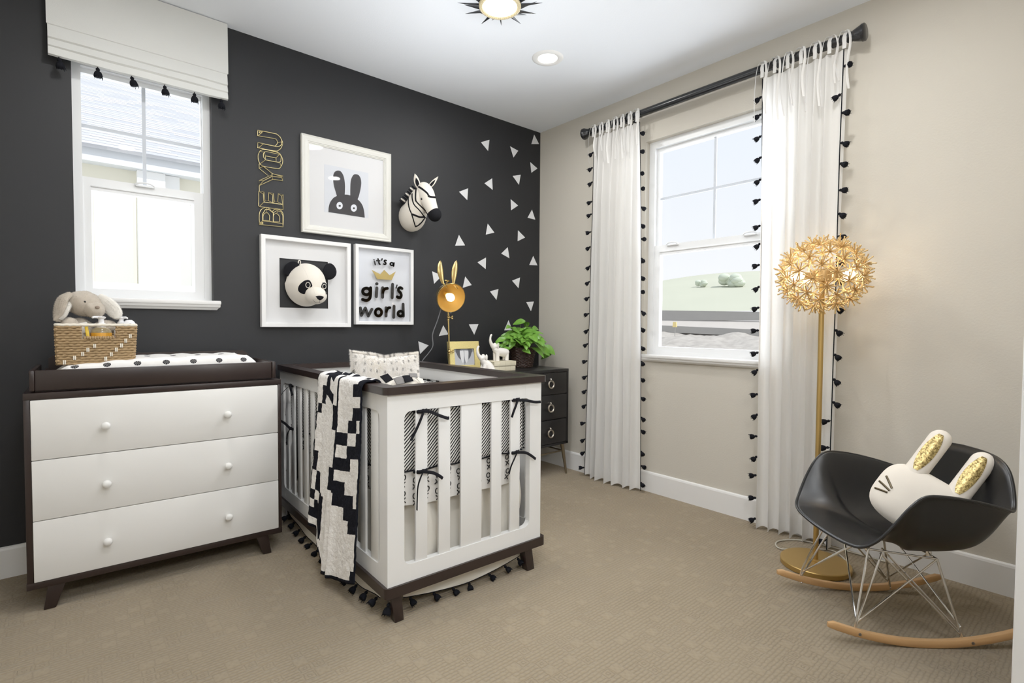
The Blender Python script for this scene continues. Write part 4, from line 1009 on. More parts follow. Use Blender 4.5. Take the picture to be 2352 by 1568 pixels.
# mattress + sheet with printed XO
mt = thing('crib_mattress', 'crib mattress in a white sheet printed with rows of black XO', 'mattress', CM @ V((.363, LEN / 2, .40)), radians(CYW))
b = MB(CM)
def mat_surf(u, v):
    a = 2 * pi * v; c, s = cos(a), sin(a); y = .055 + (LEN - .11) * u
    x = .363 + .312 * (1 if c > 0 else -1) * abs(c) ** .25; z = .485 + .075 * (1 if s > 0 else -1) * abs(s) ** .35
    k = min(1, min(u, 1 - u) * 30) ** .3; z = .485 + (z - .485) * (.9 + .1 * k); x = .363 + (x - .363) * (.985 + .015 * k)
    return (x, y, z - (.006 * (1 + noise.noise(V((x * 12, y * 12, 0)))) if s < -.3 else 0))
b.grid(mat_surf, 40, 44, cv=True)
b.bm.verts.ensure_lookup_table()
for i in (0, 40):
    try: b.bm.faces.new([b.bm.verts[i * 44 + j] for j in range(44)])
    except ValueError: pass
xo = b; xo.mi = 1; rnd = random.Random(3)
def glyph(fnp, a, z, s, rot):
    R_ = Matrix.Rotation(rot, 2); T_ = lambda p: fnp(a + (R_ @ V(p)).x * s, z + (R_ @ V(p)).y * s)
    xo.tube([T_((-.0 + .42 * cos(2 * pi * k / 14), .62 + .5 * sin(2 * pi * k / 14))) for k in range(14)], .0024, 5, closed=True)
    xo.tube([T_((-.45, -.15)), T_((.45, -1.1))], .0024, 5); xo.tube([T_((.45, -.15)), T_((-.45, -1.1))], .0024, 5)
for i in range(12):
    for j in range(2):
        glyph(lambda a, z: (a, .0535, z), .068 + .0525 * i, .520 - .064 * j - (.018 if i % 2 else 0), .0215, rnd.uniform(-.25, .25))
for i in range(20):
    for j in range(2):
        for xs in (.0495, .6765): glyph(lambda a, z: (xs, a, z), .10 + .061 * i, .520 - .064 * j - (.018 if i % 2 else 0), .0215, rnd.uniform(-.25, .25))
obj('sheet', xo, [M['sheet_white'], M['letter_black']], mt, angle=60)
# bumper
bp = thing('crib_bumper', 'padded black and white striped crib bumper tied to the slats with black ribbons', 'crib bumper', CM @ V((.363, LEN / 2, .56)), radians(CYW))
def bump_panel(p, q, nrm, nm):
    m = MB(CM); p, q, nrm = V(p), V(q), V(nrm)
    def f(u, v):
        a = 2 * pi * v; c, s = cos(a), sin(a); w = p.lerp(q, u); puff = 1 + .22 * sin(u * pi * 5) ** 2
        return w + nrm * (c * .012 * puff + .003 * noise.noise(V((u * 8, v * 6, 1)))) + V((0, 0, .675 + .122 * (1 if s > 0 else -1) * abs(s) ** .5 + .004 * sin(u * 23)))
    m.grid(f, 40, 20, cv=True); o = obj(nm, m, M['stripe'], bp, angle=70)
    g = MB(CM)
    for z in (.555, .797): g.tube([p.lerp(q, i / 30) + V((0, 0, z + .003 * sin(i * .9))) - nrm * .010 for i in range(31)], .0038, 6)
    obj('piping', g, M['black_ribbon'], o)
bump_panel((.052, .056, 0), (.675, .056, 0), (0, 1, 0), 'end_pad'); bump_panel((.052, LEN - .056, 0), (.675, LEN - .056, 0), (0, -1, 0), 'end_pad')
bump_panel((.026, .07, 0), (.026, LEN - .07, 0), (1, 0, 0), 'side_pad'); bump_panel((.700, .07, 0), (.700, LEN - .07, 0), (-1, 0, 0), 'side_pad')
def tie(band, tails):
    m = MB(CM)
    m.tube(cr(band, 4), [(.0075, .0028)] * (4 * (len(band) - 1) + 1), 8, flat=(0, 0, 1))
    mid = V(band[len(band) // 2]); m.ell(mid, (.010, .006, .009), n=10, m=7)
    for t in tails: m.tube(cr(t, 5), [(.0065, .0015)] * (5 * (len(t) - 1) + 1), 8, flat=(.7, 0, .7))
    obj('tie', m, M['black_ribbon'], bp)
tie([(.094, .02, .797), (.106, -.003, .798), (.123, -.006, .799), (.141, -.003, .800), (.152, .02, .800)], [[(.123, -.008, .797), (.108, -.018, .776), (.088, -.017, .735), (.066, -.013, .693)], [(.123, -.008, .799), (.150, -.018, .795), (.185, -.022, .778), (.226, -.020, .762), (.236, -.014, .764)]])
tie([(.094, .02, .561), (.106, -.003, .562), (.123, -.006, .563), (.141, -.003, .564), (.152, .02, .563)], [[(.123, -.008, .562), (.104, -.020, .545), (.092, -.020, .510), (.090, -.018, .462), (.089, -.018, .420)], [(.123, -.008, .562), (.160, -.018, .553), (.190, -.018, .535), (.206, -.016, .522)]])
tie([(.569, .02, .800), (.585, -.003, .801), (.600, -.006, .802), (.616, -.003, .803), (.630, .02, .803)], [[(.600, -.008, .800), (.585, -.018, .782), (.570, -.018, .752), (.562, -.016, .728)], [(.600, -.008, .800), (.640, -.018, .797), (.690, -.026, .786), (.725, -.026, .784)]])
tie([(.569, .02, .562), (.585, -.003, .564), (.600, -.006, .566), (.616, -.003, .567), (.630, .02, .566)], [[(.600, -.008, .563), (.575, -.018, .540), (.556, -.018, .508), (.548, -.016, .478)], [(.600, -.008, .565), (.640, -.016, .560), (.670, -.018, .545), (.706, -.016, .520)]])
ys = LEN - .21
tie([(.012, ys - .034, .80), (-.022, ys - .022, .801), (-.030, ys, .802), (-.022, ys + .022, .801), (.012, ys + .034, .80)], [[(-.032, ys, .80), (-.045, ys + .05, .77), (-.050, ys + .11, .735)], [(-.032, ys, .80), (-.04, ys - .04, .785), (-.04, ys - .07, .755)]])
tie([(.012, ys - .034, .563), (-.022, ys - .022, .564), (-.030, ys, .565), (-.022, ys + .022, .564), (.012, ys + .034, .563)], [[(-.032, ys, .565), (-.045, ys + .07, .588), (-.052, ys + .155, .592)], [(-.032, ys, .565), (-.042, ys + .02, .53), (-.040, ys + .035, .47)]])
# crib skirt
sk = thing('crib_skirt', 'ivory cotton crib skirt with black tassels hanging under the crib', 'crib skirt', CM @ V((.363, LEN / 2, .05)), radians(CYW))
def hem(t): return .016 + .036 * abs(2 * t - 1) ** 1.6
def front_sk(u, v):
    x = .078 + .600 * u; zb = hem(u) + .004; z = .425 - (.425 - zb) * v
    y = .082 + (.020 * sin(u * 17 + 1 + 2 * v) + .034 * noise.noise(V((u * 6, v * 2.2, 4)))) * (1 - v ** 3) - .030 * v
    return (x + .012 * sin(v * 5 + u * 3) * (1 - u) * v, y, z)
b = MB(CM); b.grid(front_sk, 60, 26); o = obj('front_drop', b, M['skirt_white'], sk, angle=80)
b = MB(CM); b.tube([V(front_sk(i / 50, 1)) for i in range(51)], .0018, 6); obj('hem_trim', b, M['black_yarn'], o)
def side_sk(u, v):
    y = .10 + (LEN - .2) * u; zb = .020 + .040 * abs(2 * u - 1) ** 2.5; z = .425 - (.425 - zb) * v
    return (.052 + (.014 * sin(u * 31) * v + .014 * noise.noise(V((u * 11, v * 3, 9)))) * (1 - .8 * v ** 3) - .060 * v * v, y, z)
b = MB(CM); b.grid(side_sk, 70, 20); o2 = obj('side_drop', b, M['skirt_white'], sk, angle=80)
b = MB(CM); b.tube([V(side_sk(i / 60, 1)) for i in range(61)], .0018, 6); obj('hem_trim', b, M['black_yarn'], o2)
rnd = random.Random(5)
for t in (.04, .21, .36, .50, .67, .82, .955):
    p = CM @ V(front_sk(t, 1)); inst('tassel', TASSEL, sk, orient((p.x, p.y - .003, p.z + .002), (rnd.uniform(-.4, .5), -1.0, -.62), rnd.random() * 6, .78))
p = CM @ V((.690, .06, .055)); inst('tassel', TASSEL, sk, orient(p, (.3, -.25, -1), 1, .72))
for i in range(13):
    t = .015 + .97 * i / 12; p = CM @ V(side_sk(t, 1)); inst('tassel', TASSEL, sk, orient((p.x - .002, p.y, p.z + .003), (-1.0, rnd.uniform(-.5, .2), -.55), rnd.random() * 6, .85))
p = CM @ V((-.004, .028, .075)); inst('tassel', TASSEL, sk, orient(p, (-.45, -.25, -1), 2, .95))

# ------------------------------------------------------------------ quilt over the left rail
BW = .58
path = [(.085, .70), (.060, .78), (.036, .86), (.026, .904), (.000, .914), (-.034, .912), (-.052, .896), (-.056, .84), (-.058, .72), (-.066, .56), (-.074, .40), (-.080, .25), (-.088, .12), (-.090, .06)]
PC = cr([(a, 0, c) for a, c in path], 10); LS = [0]
for i in range(1, len(PC)): LS.append(LS[-1] + (PC[i] - PC[i - 1]).length)
def along(s):
    s = max(0, min(LS[-1], s)); 
    for i in range(1, len(LS)):
        if LS[i] >= s: k = (s - LS[i - 1]) / max(1e-9, LS[i] - LS[i - 1]); return PC[i - 1].lerp(PC[i], k)
    return PC[-1]
ltot = LS[-1]
def quilt(u, v):
    # u 0: far edge, 1: near edge;  gathered with two soft folds
    kl = max(0, min(1, (.40 - u) / .10)); kl = kl * kl * (3 - 2 * kl); end = -.035 + .085 * kl + .16 * max(0, u - .66); s = v * (ltot - max(0, end + .035)); hang = max(0, (s - .33) / (ltot - .33))
    p = along(s - (.035 * sin(u * pi) ** 2 * hang * -1 + (.075 if u < .32 else .0) * hang * min(1, (.32 - u) * 14) if u < .32 else 0))
    y = .160 + (.645 - .160) * (1 - u) + .075 * (1 - u) * hang - .0 * hang
    fold = .030 * math.exp(-((u - .47) / .055) ** 2) - .022 * math.exp(-((u - .56) / .05) ** 2) + .018 * math.exp(-((u - .30) / .06) ** 2) - .016 * math.exp(-((u - .12) / .05) ** 2)
    amp = .35 + .65 * hang
    wr = .0032 * noise.noise(V((u * 26, s * 30, 2))) + .0020 * noise.noise(V((u * 60, s * 75, 5)))
    y += .014 * amp * sin(u * 13) * .6 - .020 * math.exp(-((u - .52) / .1) ** 2) * amp
    if s > .24: return (p.x - abs(fold) * amp * 1.1 + fold * .2 - wr - .004, y, p.z)
    return (p.x, y, p.z + abs(fold) * .3 + wr + .003)
QP = [".XX.XX.X..X.", "..XXX.X....X", "...X..X...XX", "..XXX.X.....", "..X..XX...XX", ".X...XX..XX.", "X.....XXX..X", "X.....X..XXX", "......XXXX..", "X....XX.....", "XX...XXXX...", ".X.....XXXX.", "X.X......XXX", "X.XX......XX", "XX.X........", "X.XX........", "XXXX........", "...........X"]
def qpat(u, v):
    if u < .012 or u > .985 or v > .986: return 1
    s = v * ltot; j = (s - .205) / ((ltot - .205) / 18.0)
    if j < 0: return 1 if (int(s / .05) + int(u * 12)) % 5 == 0 else 0
    return 1 if QP[min(17, int(j))][min(11, int(u * 12))] == 'X' else 0
b = MB(CM); b.grid(quilt, 96, 150, mfn=qpat)
q = obj('patchwork_quilt', b, [M['quilt_white'], M['quilt_black']], loc=CM @ V((-.06, .4, .06)), angle=80); solidify(q, .007, 1)
tag(q, 'black and white stepped-pattern quilt draped over the left crib rail', 'quilt')

# ------------------------------------------------------------------ spotted fur pillow
fp = thing('fur_pillow', 'fluffy white faux fur pillow with grey spots propped inside the crib', 'pillow', (-1.77, -.72, .57), radians(-10))
FM = Matrix.Translation((-1.765, -.715, .79)) @ Matrix.Rotation(radians(-14), 4, 'Z') @ Matrix.Rotation(radians(-12), 4, 'X')
def pil(u, v, sd):
    x, z = (u * 2 - 1), (v * 2 - 1); sag = .020 * (1 - x * x) * max(0, z)
    th = .062 * max(0, (1 - x ** 4)) ** .5 * max(0, (1 - z ** 4)) ** .5
    xx = x * .172 * (1 - .03 * (1 - z * z)); zz = z * .215 * (1 - .03 * (1 - x * x)) - sag - .012 * math.exp(-((x + .02) / .2) ** 2) * max(0, z) - .016 * max(0, x) * max(0, z)
    return V((xx, sd * th, zz))
core = MB(FM); core.grid(lambda u, v: pil(u, v, -1), 26, 26); core.grid(lambda u, v: pil(u, v, 1), 26, 26)
me_core = obj('pillow_core', core, M['quilt_white'], fp, angle=80)
rnd = random.Random(11); fur = MB(FM); cols = []
def spot(x, z):
    best = 9
    for dx in (-1, 0, 1):
        for dz in (-1, 0, 1):
            ci, cj = math.floor(x / .034) + dx, math.floor(z / .040) + dz; h = noise.cell_vector(V((ci + .5, cj + .5, .5)))
            px, pz = (ci + .25 + .5 * h.x) * .034, (cj + .25 + .5 * h.y) * .040
            best = min(best, sqrt(((x - px) / .0050) ** 2 + ((z - pz) / .0085) ** 2))
    return best < 1
vs = []; fsx = []; N = 44000
for k in range(N):
    u, v = rnd.random(), rnd.random(); sd = -1 if rnd.random() < .72 else 1
    if rnd.random() < .22: 
        if rnd.random() < .5: v = 1 - .02 * rnd.random()
        else: u = rnd.choice((.015 * rnd.random(), 1 - .015 * rnd.random()))
    p = pil(u, v, sd); e = .01; n = (pil(min(1, u + e), v, sd) - p).cross(pil(u, min(1, v + e), sd) - p) if u < .98 and v < .98 else V((u - .5, -.1, v - .5)) * -1
    n = n.normalized() if n.length > 1e-9 else V((0, sd, 0))
    if n.y * sd < 0: n = -n
    edge = V(((u * 2 - 1) ** 5, 0, (v * 2 - 1) ** 5)); d = (n * (.36 + .3 * edge.length) + edge * .45 + V((rnd.uniform(-.28, .28), rnd.uniform(-.2, .2), -.55 + rnd.uniform(-.3, .3)) )).normalized()
    L = rnd.uniform(.009, .017); s = d.orthogonal().normalized() * rnd.uniform(.0005, .0009); i = len(vs)
    vs += [p + s, p - s, p + d * L]; fsx.append((i, i + 1, i + 2))
    if spot(p.x, p.z): c = rnd.choice(((124, 118, 112), (104, 98, 92), (158, 150, 142)))
    else:
        w = noise.noise(V((p.x * 9, p.z * 9, 3))); c = (243 + 6 * w, 238 + 5 * w - 4 * max(0, -w), 231 + 4 * w - 14 * max(0, -w))
    cols.append(c)
fur.add(vs, fsx)
fo = obj('fur', fur, M['fur'], fp, angle=180)
at = fo.data.color_attributes.new('tint', 'FLOAT_COLOR', 'CORNER')
for poly in fo.data.polygons:
    c = rgb(tuple(max(0, min(255, q)) for q in cols[poly.index]))
    for li in poly.loop_indices: at.data[li].color = c

# ------------------------------------------------------------------ felt toy in the crib
ft = thing('felt_toy', 'rounded cream felt toy with black and grey flaps lying in the crib', 'soft toy', (-1.825, -1.0, .62), radians(-10))
TM = Matrix.Translation((-1.83, -1.0, .80)) @ Matrix.Rotation(radians(-10), 4, 'Z')
b = MB(TM); b.ell((0, 0, 0), (.108, .095, .094), n=36, m=22); tb = bvh_of(b); obj('body', b, M['felt_white'], ft)
def flap(corners, mtl, bend=.006):
    m = MB(TM); A = [V(c) for c in corners]
    m.grid(lambda u, v: A[0].lerp(A[1], u).lerp(A[3].lerp(A[2], u), v) + V((0, -bend * sin(pi * u) - .3 * bend * sin(pi * v), bend * sin(pi * u) * .4)), 8, 8)
    o = obj('flap', m, M[mtl], ft); solidify(o, .002)
flap([(-.082, -.045, .112), (-.118, -.040, .099), (-.096, -.062, .070), (-.062, -.066, .085)], 'felt_black', .001)
flap([(-.060, -.052, .088), (-.018, -.052, .098), (-.012, -.075, .066), (-.052, -.082, .060)], 'felt_grey')
flap([(-.016, -.048, .098), (.026, -.046, .098), (.030, -.074, .074), (-.012, -.078, .068)], 'felt_black')
flap([(.020, -.035, .106), (.062, -.030, .104), (.056, -.055, .088), (.016, -.058, .092)], 'felt_grey', .003)
flap([(.050, -.050, .086), (.090, -.030, .078), (.104, -.052, .035), (.082, -.070, .040)], 'felt_pale')
flap([(-.094, -.055, .070), (-.068, -.068, .078), (-.078, -.078, .060), (-.108, -.062, .058)], 'felt_pale', .002)
b = MB(TM); b.tube(cr([(-.072, -.080, .042), (-.055, -.095, .054), (-.036, -.100, .056), (-.020, -.100, .046), (-.012, -.100, .030)], 5), .0022, 6); obj('cord_loop', b, M['black_ribbon'], ft)
# ------------------------------------------------------------------ black chest of drawers
NX0, NX1, NYF, NYB, NT_ = -1.215, -.121, -.4644, -.022, .8085
ns = thing('chest_of_drawers', 'low black chest with ring pulls on slim metal legs between crib and corner', 'chest of drawers', ((NX0 + NX1) / 2, (NYF + NYB) / 2, 0))
b = MB(); b.box((NX0, NYF, .786), (NX1, NYB, NT_), .003); b.box((NX0 + .004, NYF + .012, .238), (NX1 - .004, NYB, .787), .002)
b.box((NX0 + .002, NYF + .001, .236), (NX0 + .022, NYF + .03, .787)); b.box((NX1 - .022, NYF + .001, .236), (NX1 - .002, NYF + .03, .787)); b.box((NX0 + .002, NYF + .001, .236), (NX1 - .002, NYF + .03, .252))
obj('carcass', b, M['black_wood'], ns)
for z0, z1, zr in ((.625, .783, .700), (.438, .618, .524), (.256, .431, .335)):
    d = obj('drawer', MB().box((NX0 + .025, NYF - .001, z0), (NX1 - .025, NYF + .4, z1), .003), M['black_wood'], ns)
    for x in (NX1 - .2025, NX0 + .2025):
        m = MB(); m.ell((x, NYF - .008, zr + .036), (.006, .012, .010), n=12, m=8); m.tube([(x + .0265 * cos(2 * pi * k / 36), NYF - .014 - .004 * (1 - sin(2 * pi * k / 36)) * .5, zr + .0265 * sin(2 * pi * k / 36)) for k in range(36)], .0058, 8, closed=True); obj('ring_pull', m, M['nickel'], d)
for x0, x1 in ((NX1 - .034, NX1 - .010), (NX0 + .034, NX0 + .010)):
    for y0, y1 in ((NYF + .035, NYF + .008), (NYB - .035, NYB - .008)):
        m = MB(); m.tube([(x0, y0, .240), (x1, y1, .001)], [.0165, .0075], 12); obj('leg', m, M['leg_metal'], ns)
b = MB(); b.rod((NX0 + .03, NYF + .03, .178), (NX1 - .03, NYF + .03, .178), .0065); b.rod((NX0 + .03, NYB - .03, .178), (NX1 - .03, NYB - .03, .178), .0065); b.rod((NX1 - .03, NYF + .03, .178), (NX1 - .03, NYB - .03, .178), .0065); b.rod((NX0 + .03, NYF + .03, .178), (NX0 + .03, NYB - .03, .178), .0065); obj('stretcher', b, M['leg_metal'], ns)

# rabbit ear lamp
LX, LY = -1.024, -.19
tl = thing('rabbit_ear_lamp', 'brass desk lamp with rabbit ears on the black chest', 'table lamp', (LX, LY, NT_))
obj('lamp_base', MB().lathe([(.002, NT_ + .0005), (.068, NT_ + .001), (.07, NT_ + .006), (.062, NT_ + .012), (.012, NT_ + .018), (.008, NT_ + .03)], (LX, LY, 0), 36), M['brass'], tl)
TX = -1.038
pp = lambda z: (LX + (TX - LX) * (z - NT_) / .45, LY + .0 * z, z)
obj('pole', MB().rod(pp(NT_ + .02), pp(1.250), .0062, n=12), M['brass'], tl)
b = MB()
for z, r in ((.952, .0115), (1.186, .0115)):
    c = pp(z); b.ell(c, (r, r, r * 1.1), n=14, m=9); b.lathe([(.008, z - .022), (.009, z - .018), (.0078, z - .012)], (c[0], c[1], 0), 12); b.lathe([(.0078, z + .012), (.009, z + .016), (.008, z + .02)], (c[0], c[1], 0), 12)
    b.rod((c[0], c[1], z), (c[0] + .026, c[1] - .004, z), .0038)
    b.ell((c[0] + .030, c[1] - .004, z + .007), (.008, .003, .006), n=10, m=7); b.ell((c[0] + .030, c[1] - .004, z - .007), (.008, .003, .006), n=10, m=7)
obj('joint', b, M['brass'], tl)
SC_ = V((-1.072, -.262, 1.322)); ax = V((-.20, -.93, -.30)).normalized()
Rq = V((0, 0, -1)).rotation_difference(ax).to_matrix().to_4x4(); SMt = Matrix.Translation(SC_) @ Rq
pro = [(.012, .092), (.032, .088), (.060, .070), (.083, .040), (.095, .005), (.0985, -.028)]
b = MB(SMt); b.lathe(pro, n=44, cap=False); sh_ = obj('shade', b, M['brass'], tl)
b = MB(SMt); b.lathe([(r * .975, h - .002) for r, h in pro], n=44, cap=False); obj('shade_lining', b, M['shell_gold'], sh_)
b = MB(SMt); b.tube([(.0985 * cos(2 * pi * k / 44), .0985 * sin(2 * pi * k / 44), -.028) for k in range(44)], .0022, 6, closed=True); obj('shade_rim', b, M['brass'], sh_)
b = MB(SMt); b.rod((0, 0, .095), (0, 0, .040), .017, n=16); obj('socket', b, M['brass'], tl)
b = MB(SMt); b.lathe([(.013, .040), (.014, .030), (.024, .008), (.028, -.012), (.024, -.030), (.012, -.041), (.001, -.044)], n=24); obj('bulb', b, M['bulb'], tl)
b = MB(); b.tube(cr([pp(1.246), V(pp(1.25)) + V((-.002, .026, .03)), SC_ - ax * .115 + V((0, .012, -.02)), SC_ - ax * .112, SC_ - ax * .088], 5), .0058, 8); b.ell(pp(1.248), .009, n=12, m=8); obj('shade_arm', b, M['brass'], tl)
b = MB(); b.rod((SC_.x - .016, SC_.y + .03, 1.433), (SC_.x + .022, SC_.y + .03, 1.431), .0045); b.ell((SC_.x - .012, SC_.y + .03, 1.433), (.011, .006, .006), n=10, m=7); b.rod((SC_.x, SC_.y + .045, 1.405), (SC_.x, SC_.y + .03, 1.433), .004); obj('top_screw', b, M['brass'], tl)
def lear(base, tip, bow):
    m = MB(); base, tip = V(base), V(tip); N = 16; P_ = [base.lerp(tip, i / N) + V((bow * sin(pi * i / N), 0, 0)) for i in range(N + 1)]
    W_ = [(.006 + .0175 * sin(pi * min(1, .06 + .94 * (i / N) ** 1.15)) ** .9 if i < N else .001) for i in range(N + 1)]
    m.tube(P_, [(w, max(.0012, w * .42)) for w in W_], 16, flat=(1, 0, 0)); m.rod(base, base + V((.030 if bow < 0 else -.030, -.005, -.03)), .006); obj('ear', m, M['brass'], tl)
lear((-1.122, -.255, 1.412), (-1.142, -.255, 1.560), -.010); lear((-1.038, -.255, 1.412), (-1.014, -.255, 1.572), -.004)
b = MB(); b.tube(cr([(-1.098, -.20, 1.25), (-1.112, -.17, 1.16), (-1.130, -.14, 1.07), (-1.116, -.12, .99), (-1.130, -.09, .94), (-1.165, -.06, .88), (-1.17, -.03, .80), (-1.17, -.015, .60)], 6), .0034, 6); obj('cord', b, M['cord_grey'], tl)

# gold photo frame
PFM = Matrix.Translation((-.903, -.205, NT_)) @ Matrix.Rotation(radians(-6), 4, 'Z') @ Matrix.Rotation(radians(-9), 4, 'X')
ph = thing('gold_photo_frame', 'hammered gold photo frame with black and white photo of baby feet', 'photo frame', (-.921, -.205, NT_), radians(-6))
b = MB(PFM); b.ringprism([(-.124, .001), (.124, .001), (.124, .212), (-.124, .212)], [(-.078, .044), (.082, .044), (.082, .160), (-.078, .160)], lambda a, c, d: (a, d, c), -.006, .010); obj('frame', b, M['gold_foil'], ph)
bg = mat('photo_dark_grey', (70, 72, 78), .4); g1 = mat('photo_light_grey', (176, 178, 184), .4); g2 = mat('photo_mid_grey', (126, 129, 136), .4); g3 = mat('photo_pale', (212, 213, 217), .4)
m = MB(PFM); fnp = lambda a, c, d: (a, d, c); m.box((-.079, .002, .043), (.083, .004, .161)); pho = obj('photograph', m, g2, ph)
def shp(pts, d, mt_, nm): m = MB(PFM); m.prism([(p.x, p.y) for p in cr([(a, c, 0) for a, c in pts], 4, True)], fnp, d, d - .0003); obj(nm, m, mt_, pho)
shp([(-.058, .158), (-.02, .158), (-.026, .12), (-.03, .085), (-.06, .1)], .0019, bg, 'dark_shape'); shp([(.03, .158), (.066, .158), (.068, .1), (.04, .085), (.034, .12)], .0019, bg, 'dark_shape')
shp([(-.076, .13), (-.074, .05), (-.02, .044), (.0, .048), (-.014, .07), (-.045, .10), (-.062, .135)], .0017, g1, 'hand_shape'); shp([(.08, .13), (.08, .05), (.025, .044), (.004, .048), (.02, .07), (.05, .10), (.066, .135)], .0017, g1, 'hand_shape')
shp([(-.03, .148), (-.004, .150), (.0, .12), (-.002, .085), (-.008, .062), (-.018, .066), (-.028, .10)], .0014, g3, 'foot_shape'); shp([(.036, .148), (.008, .150), (.004, .12), (.006, .085), (.012, .062), (.022, .066), (.034, .10)], .0014, g3, 'foot_shape')
shp([(-.028, .154), (0, .156), (.034, .154), (.034, .146), (0, .148), (-.028, .146)], .0012, g2, 'toe_shape')
b = MB(PFM); b.hexa([(-.02, .012, .02), (.02, .012, .02), (.02, .075, .004), (-.02, .075, .004), (-.02, .010, .14), (.02, .010, .14), (.02, .014, .14), (-.02, .014, .14)]); obj('easel_back', b, M['black_wood'], ph)

# cream books
def book(z0, z1, c, yaw, lx, ly, label, nm='storage_book'):
    BMx = Matrix.Translation((c[0], c[1], 0)) @ Matrix.Rotation(radians(yaw), 4, 'Z'); t = thing(nm, label, 'book', (c[0], c[1], z0), radians(yaw), 'cream books on the black chest')
    b = MB(BMx); b.box((-lx / 2, -ly / 2, z0), (lx / 2, ly / 2, z0 + .003), .001); b.box((-lx / 2, -ly / 2, z1 - .003), (lx / 2, ly / 2, z1), .001); b.box((-lx / 2, -ly / 2, z0), (-lx / 2 + .003, ly / 2, z1), .001); obj('cover', b, M['book_cream'], t)
    obj('page_block', MB(BMx).box((-lx / 2 + .003, -ly / 2 + .002, z0 + .003), (lx / 2 - .003, ly / 2 - .002, z1 - .003)), M['book_cream'], t)
    b = MB(BMx)
    for k in range(1, 4): y = -ly / 2 + ly * k / 4; b.box((-lx / 2 - .0004, y - .0007, z0), (-lx / 2, y + .0007, z1)); b.box((-lx / 2, y - .0007, z1), (lx / 2, y + .0007, z1 + .0003))
    obj('ruled_lines', b, M['book_line'], t)
book(NT_ + .0005, NT_ + .0355, (-.650, -.262), 87, .165, .188, 'lower cream book with ruled spine under the standing elephant')
book(NT_ + .0360, NT_ + .0685, (-.650, -.262), 87, .172, .194, 'upper cream book directly beneath the standing white elephant figurine')

# elephants
def elephant(name, label, O_, yaw, s, sit):
    E4 = Matrix.Translation(O_) @ Matrix.Rotation(radians(yaw), 4, 'Z') @ Matrix.Scale(s, 4)
    t = thing(name, label, 'figurine', O_, radians(yaw), None); b = MB(E4)
    # x: toward the trunk side is negative
    if not sit:
        loft(b, smooth_secs([((.062, 0, .050), (.014, .016)), ((.055, 0, .056), (.030, .030)), ((.020, 0, .062), (.033, .034)), ((-.020, 0, .070), (.030, .033)), ((-.045, 0, .085), (.024, .026)), ((-.056, 0, .098), (.017, .018))]))
        for x, y in ((-.036, .016), (-.036, -.016), (.048, .016), (.048, -.016)): b.tube([(x, y, .062), (x - (.002 if x < 0 else -.002), y, .03), (x, y, .0008)], [.0185, .0145, .0155], 16)
        tk = [(-.056, 0, .098), (-.070, 0, .110), (-.084, 0, .130), (-.092, 0, .152), (-.092, 0, .172), (-.088, 0, .186), (-.083, 0, .194)]; hc = (-.052, 0, .106); er = (-.036, -.022, .113)
    else:
        loft(b, smooth_secs([((.028, 0, .001), (.040, .034)), ((.028, 0, .02), (.046, .040)), ((.018, 0, .045), (.040, .037)), ((-.006, 0, .075), (.030, .029)), ((-.026, 0, .098), (.022, .021)), ((-.034, 0, .110), (.012, .012))]))
        for y in (.016, -.016): b.tube([(-.010, y, .062), (-.024, y, .03), (-.027, y, .0008)], [.017, .0145, .016], 16); b.ell((.038, y * 1.9, .018), (.030, .016, .019), n=16, m=10)
        tk = [(-.030, 0, .100), (-.044, 0, .112), (-.060, 0, .130), (-.070, 0, .152), (-.072, 0, .172), (-.068, 0, .187), (-.062, 0, .194)]; hc = (-.026, 0, .108); er = (-.008, -.023, .116)
    b.ell(hc, (.024, .022, .023), n=20, m=12)
    P_ = cr(tk, 5); n_ = len(P_); b.tube(P_, [.019 - .0115 * min(1, i / (n_ * .6)) for i in range(n_)], 14); b.ell(tk[-1], .0075, n=10, m=7)
    obj('body', b, M['ceramic'], t, angle=70)
    for sg_ in (1, -1):
        e = MB(E4); e.ell((er[0], er[1] * sg_, er[2]), (.017, .0055, .021), Matrix.Rotation(.5 * sg_, 3, 'Z'), n=18, m=12); obj('ear', e, M['ceramic'], t)
elephant('elephant_figurine', 'white ceramic elephant standing on the cream books, trunk raised', (-.640, -.272, NT_ + .0690), -4, .96, False)
elephant('elephant_figurine', 'white ceramic elephant sitting in front of the gold photo frame', (-.868, -.395, NT_ + .0005), -6, .93, True)

# plant
PX, PY = -.322, -.155
pt = thing('potted_pothos', 'trailing green pothos in a dark wicker basket at the corner of the chest', 'potted plant', (PX, PY, NT_))
b = MB(); nr = 15
for k in range(nr):
    z = NT_ + .006 + k * .0102; r = .074 + .030 * k / nr
    b.tube([(PX + (r + .003 * (1 if (i + k) % 2 else -1)) * cos(2 * pi * i / 34), PY + (r + .003 * (1 if (i + k) % 2 else -1)) * sin(2 * pi * i / 34), z) for i in range(34)], .0058, 6, closed=True)
for i in range(17): a = 2 * pi * (2 * i + .5) / 34; b.tube([(PX + .074 * cos(a), PY + .074 * sin(a), NT_ + .003), (PX + .105 * cos(a), PY + .105 * sin(a), NT_ + .155)], .0042, 6)
b.lathe([(.001, NT_ + .001), (.070, NT_ + .001), (.072, NT_ + .01), (.098, NT_ + .15)], (PX, PY, 0), 30, cap=False)
obj('pot_basket', b, M['wicker_dark'], pt)
obj('soil', MB().lathe([(.094, NT_ + .135), (.05, NT_ + .142), (.002, NT_ + .146)], (PX, PY, 0), 24), M['soil'], pt)
lf = MB(); stm = MB(); rnd = random.Random(21)
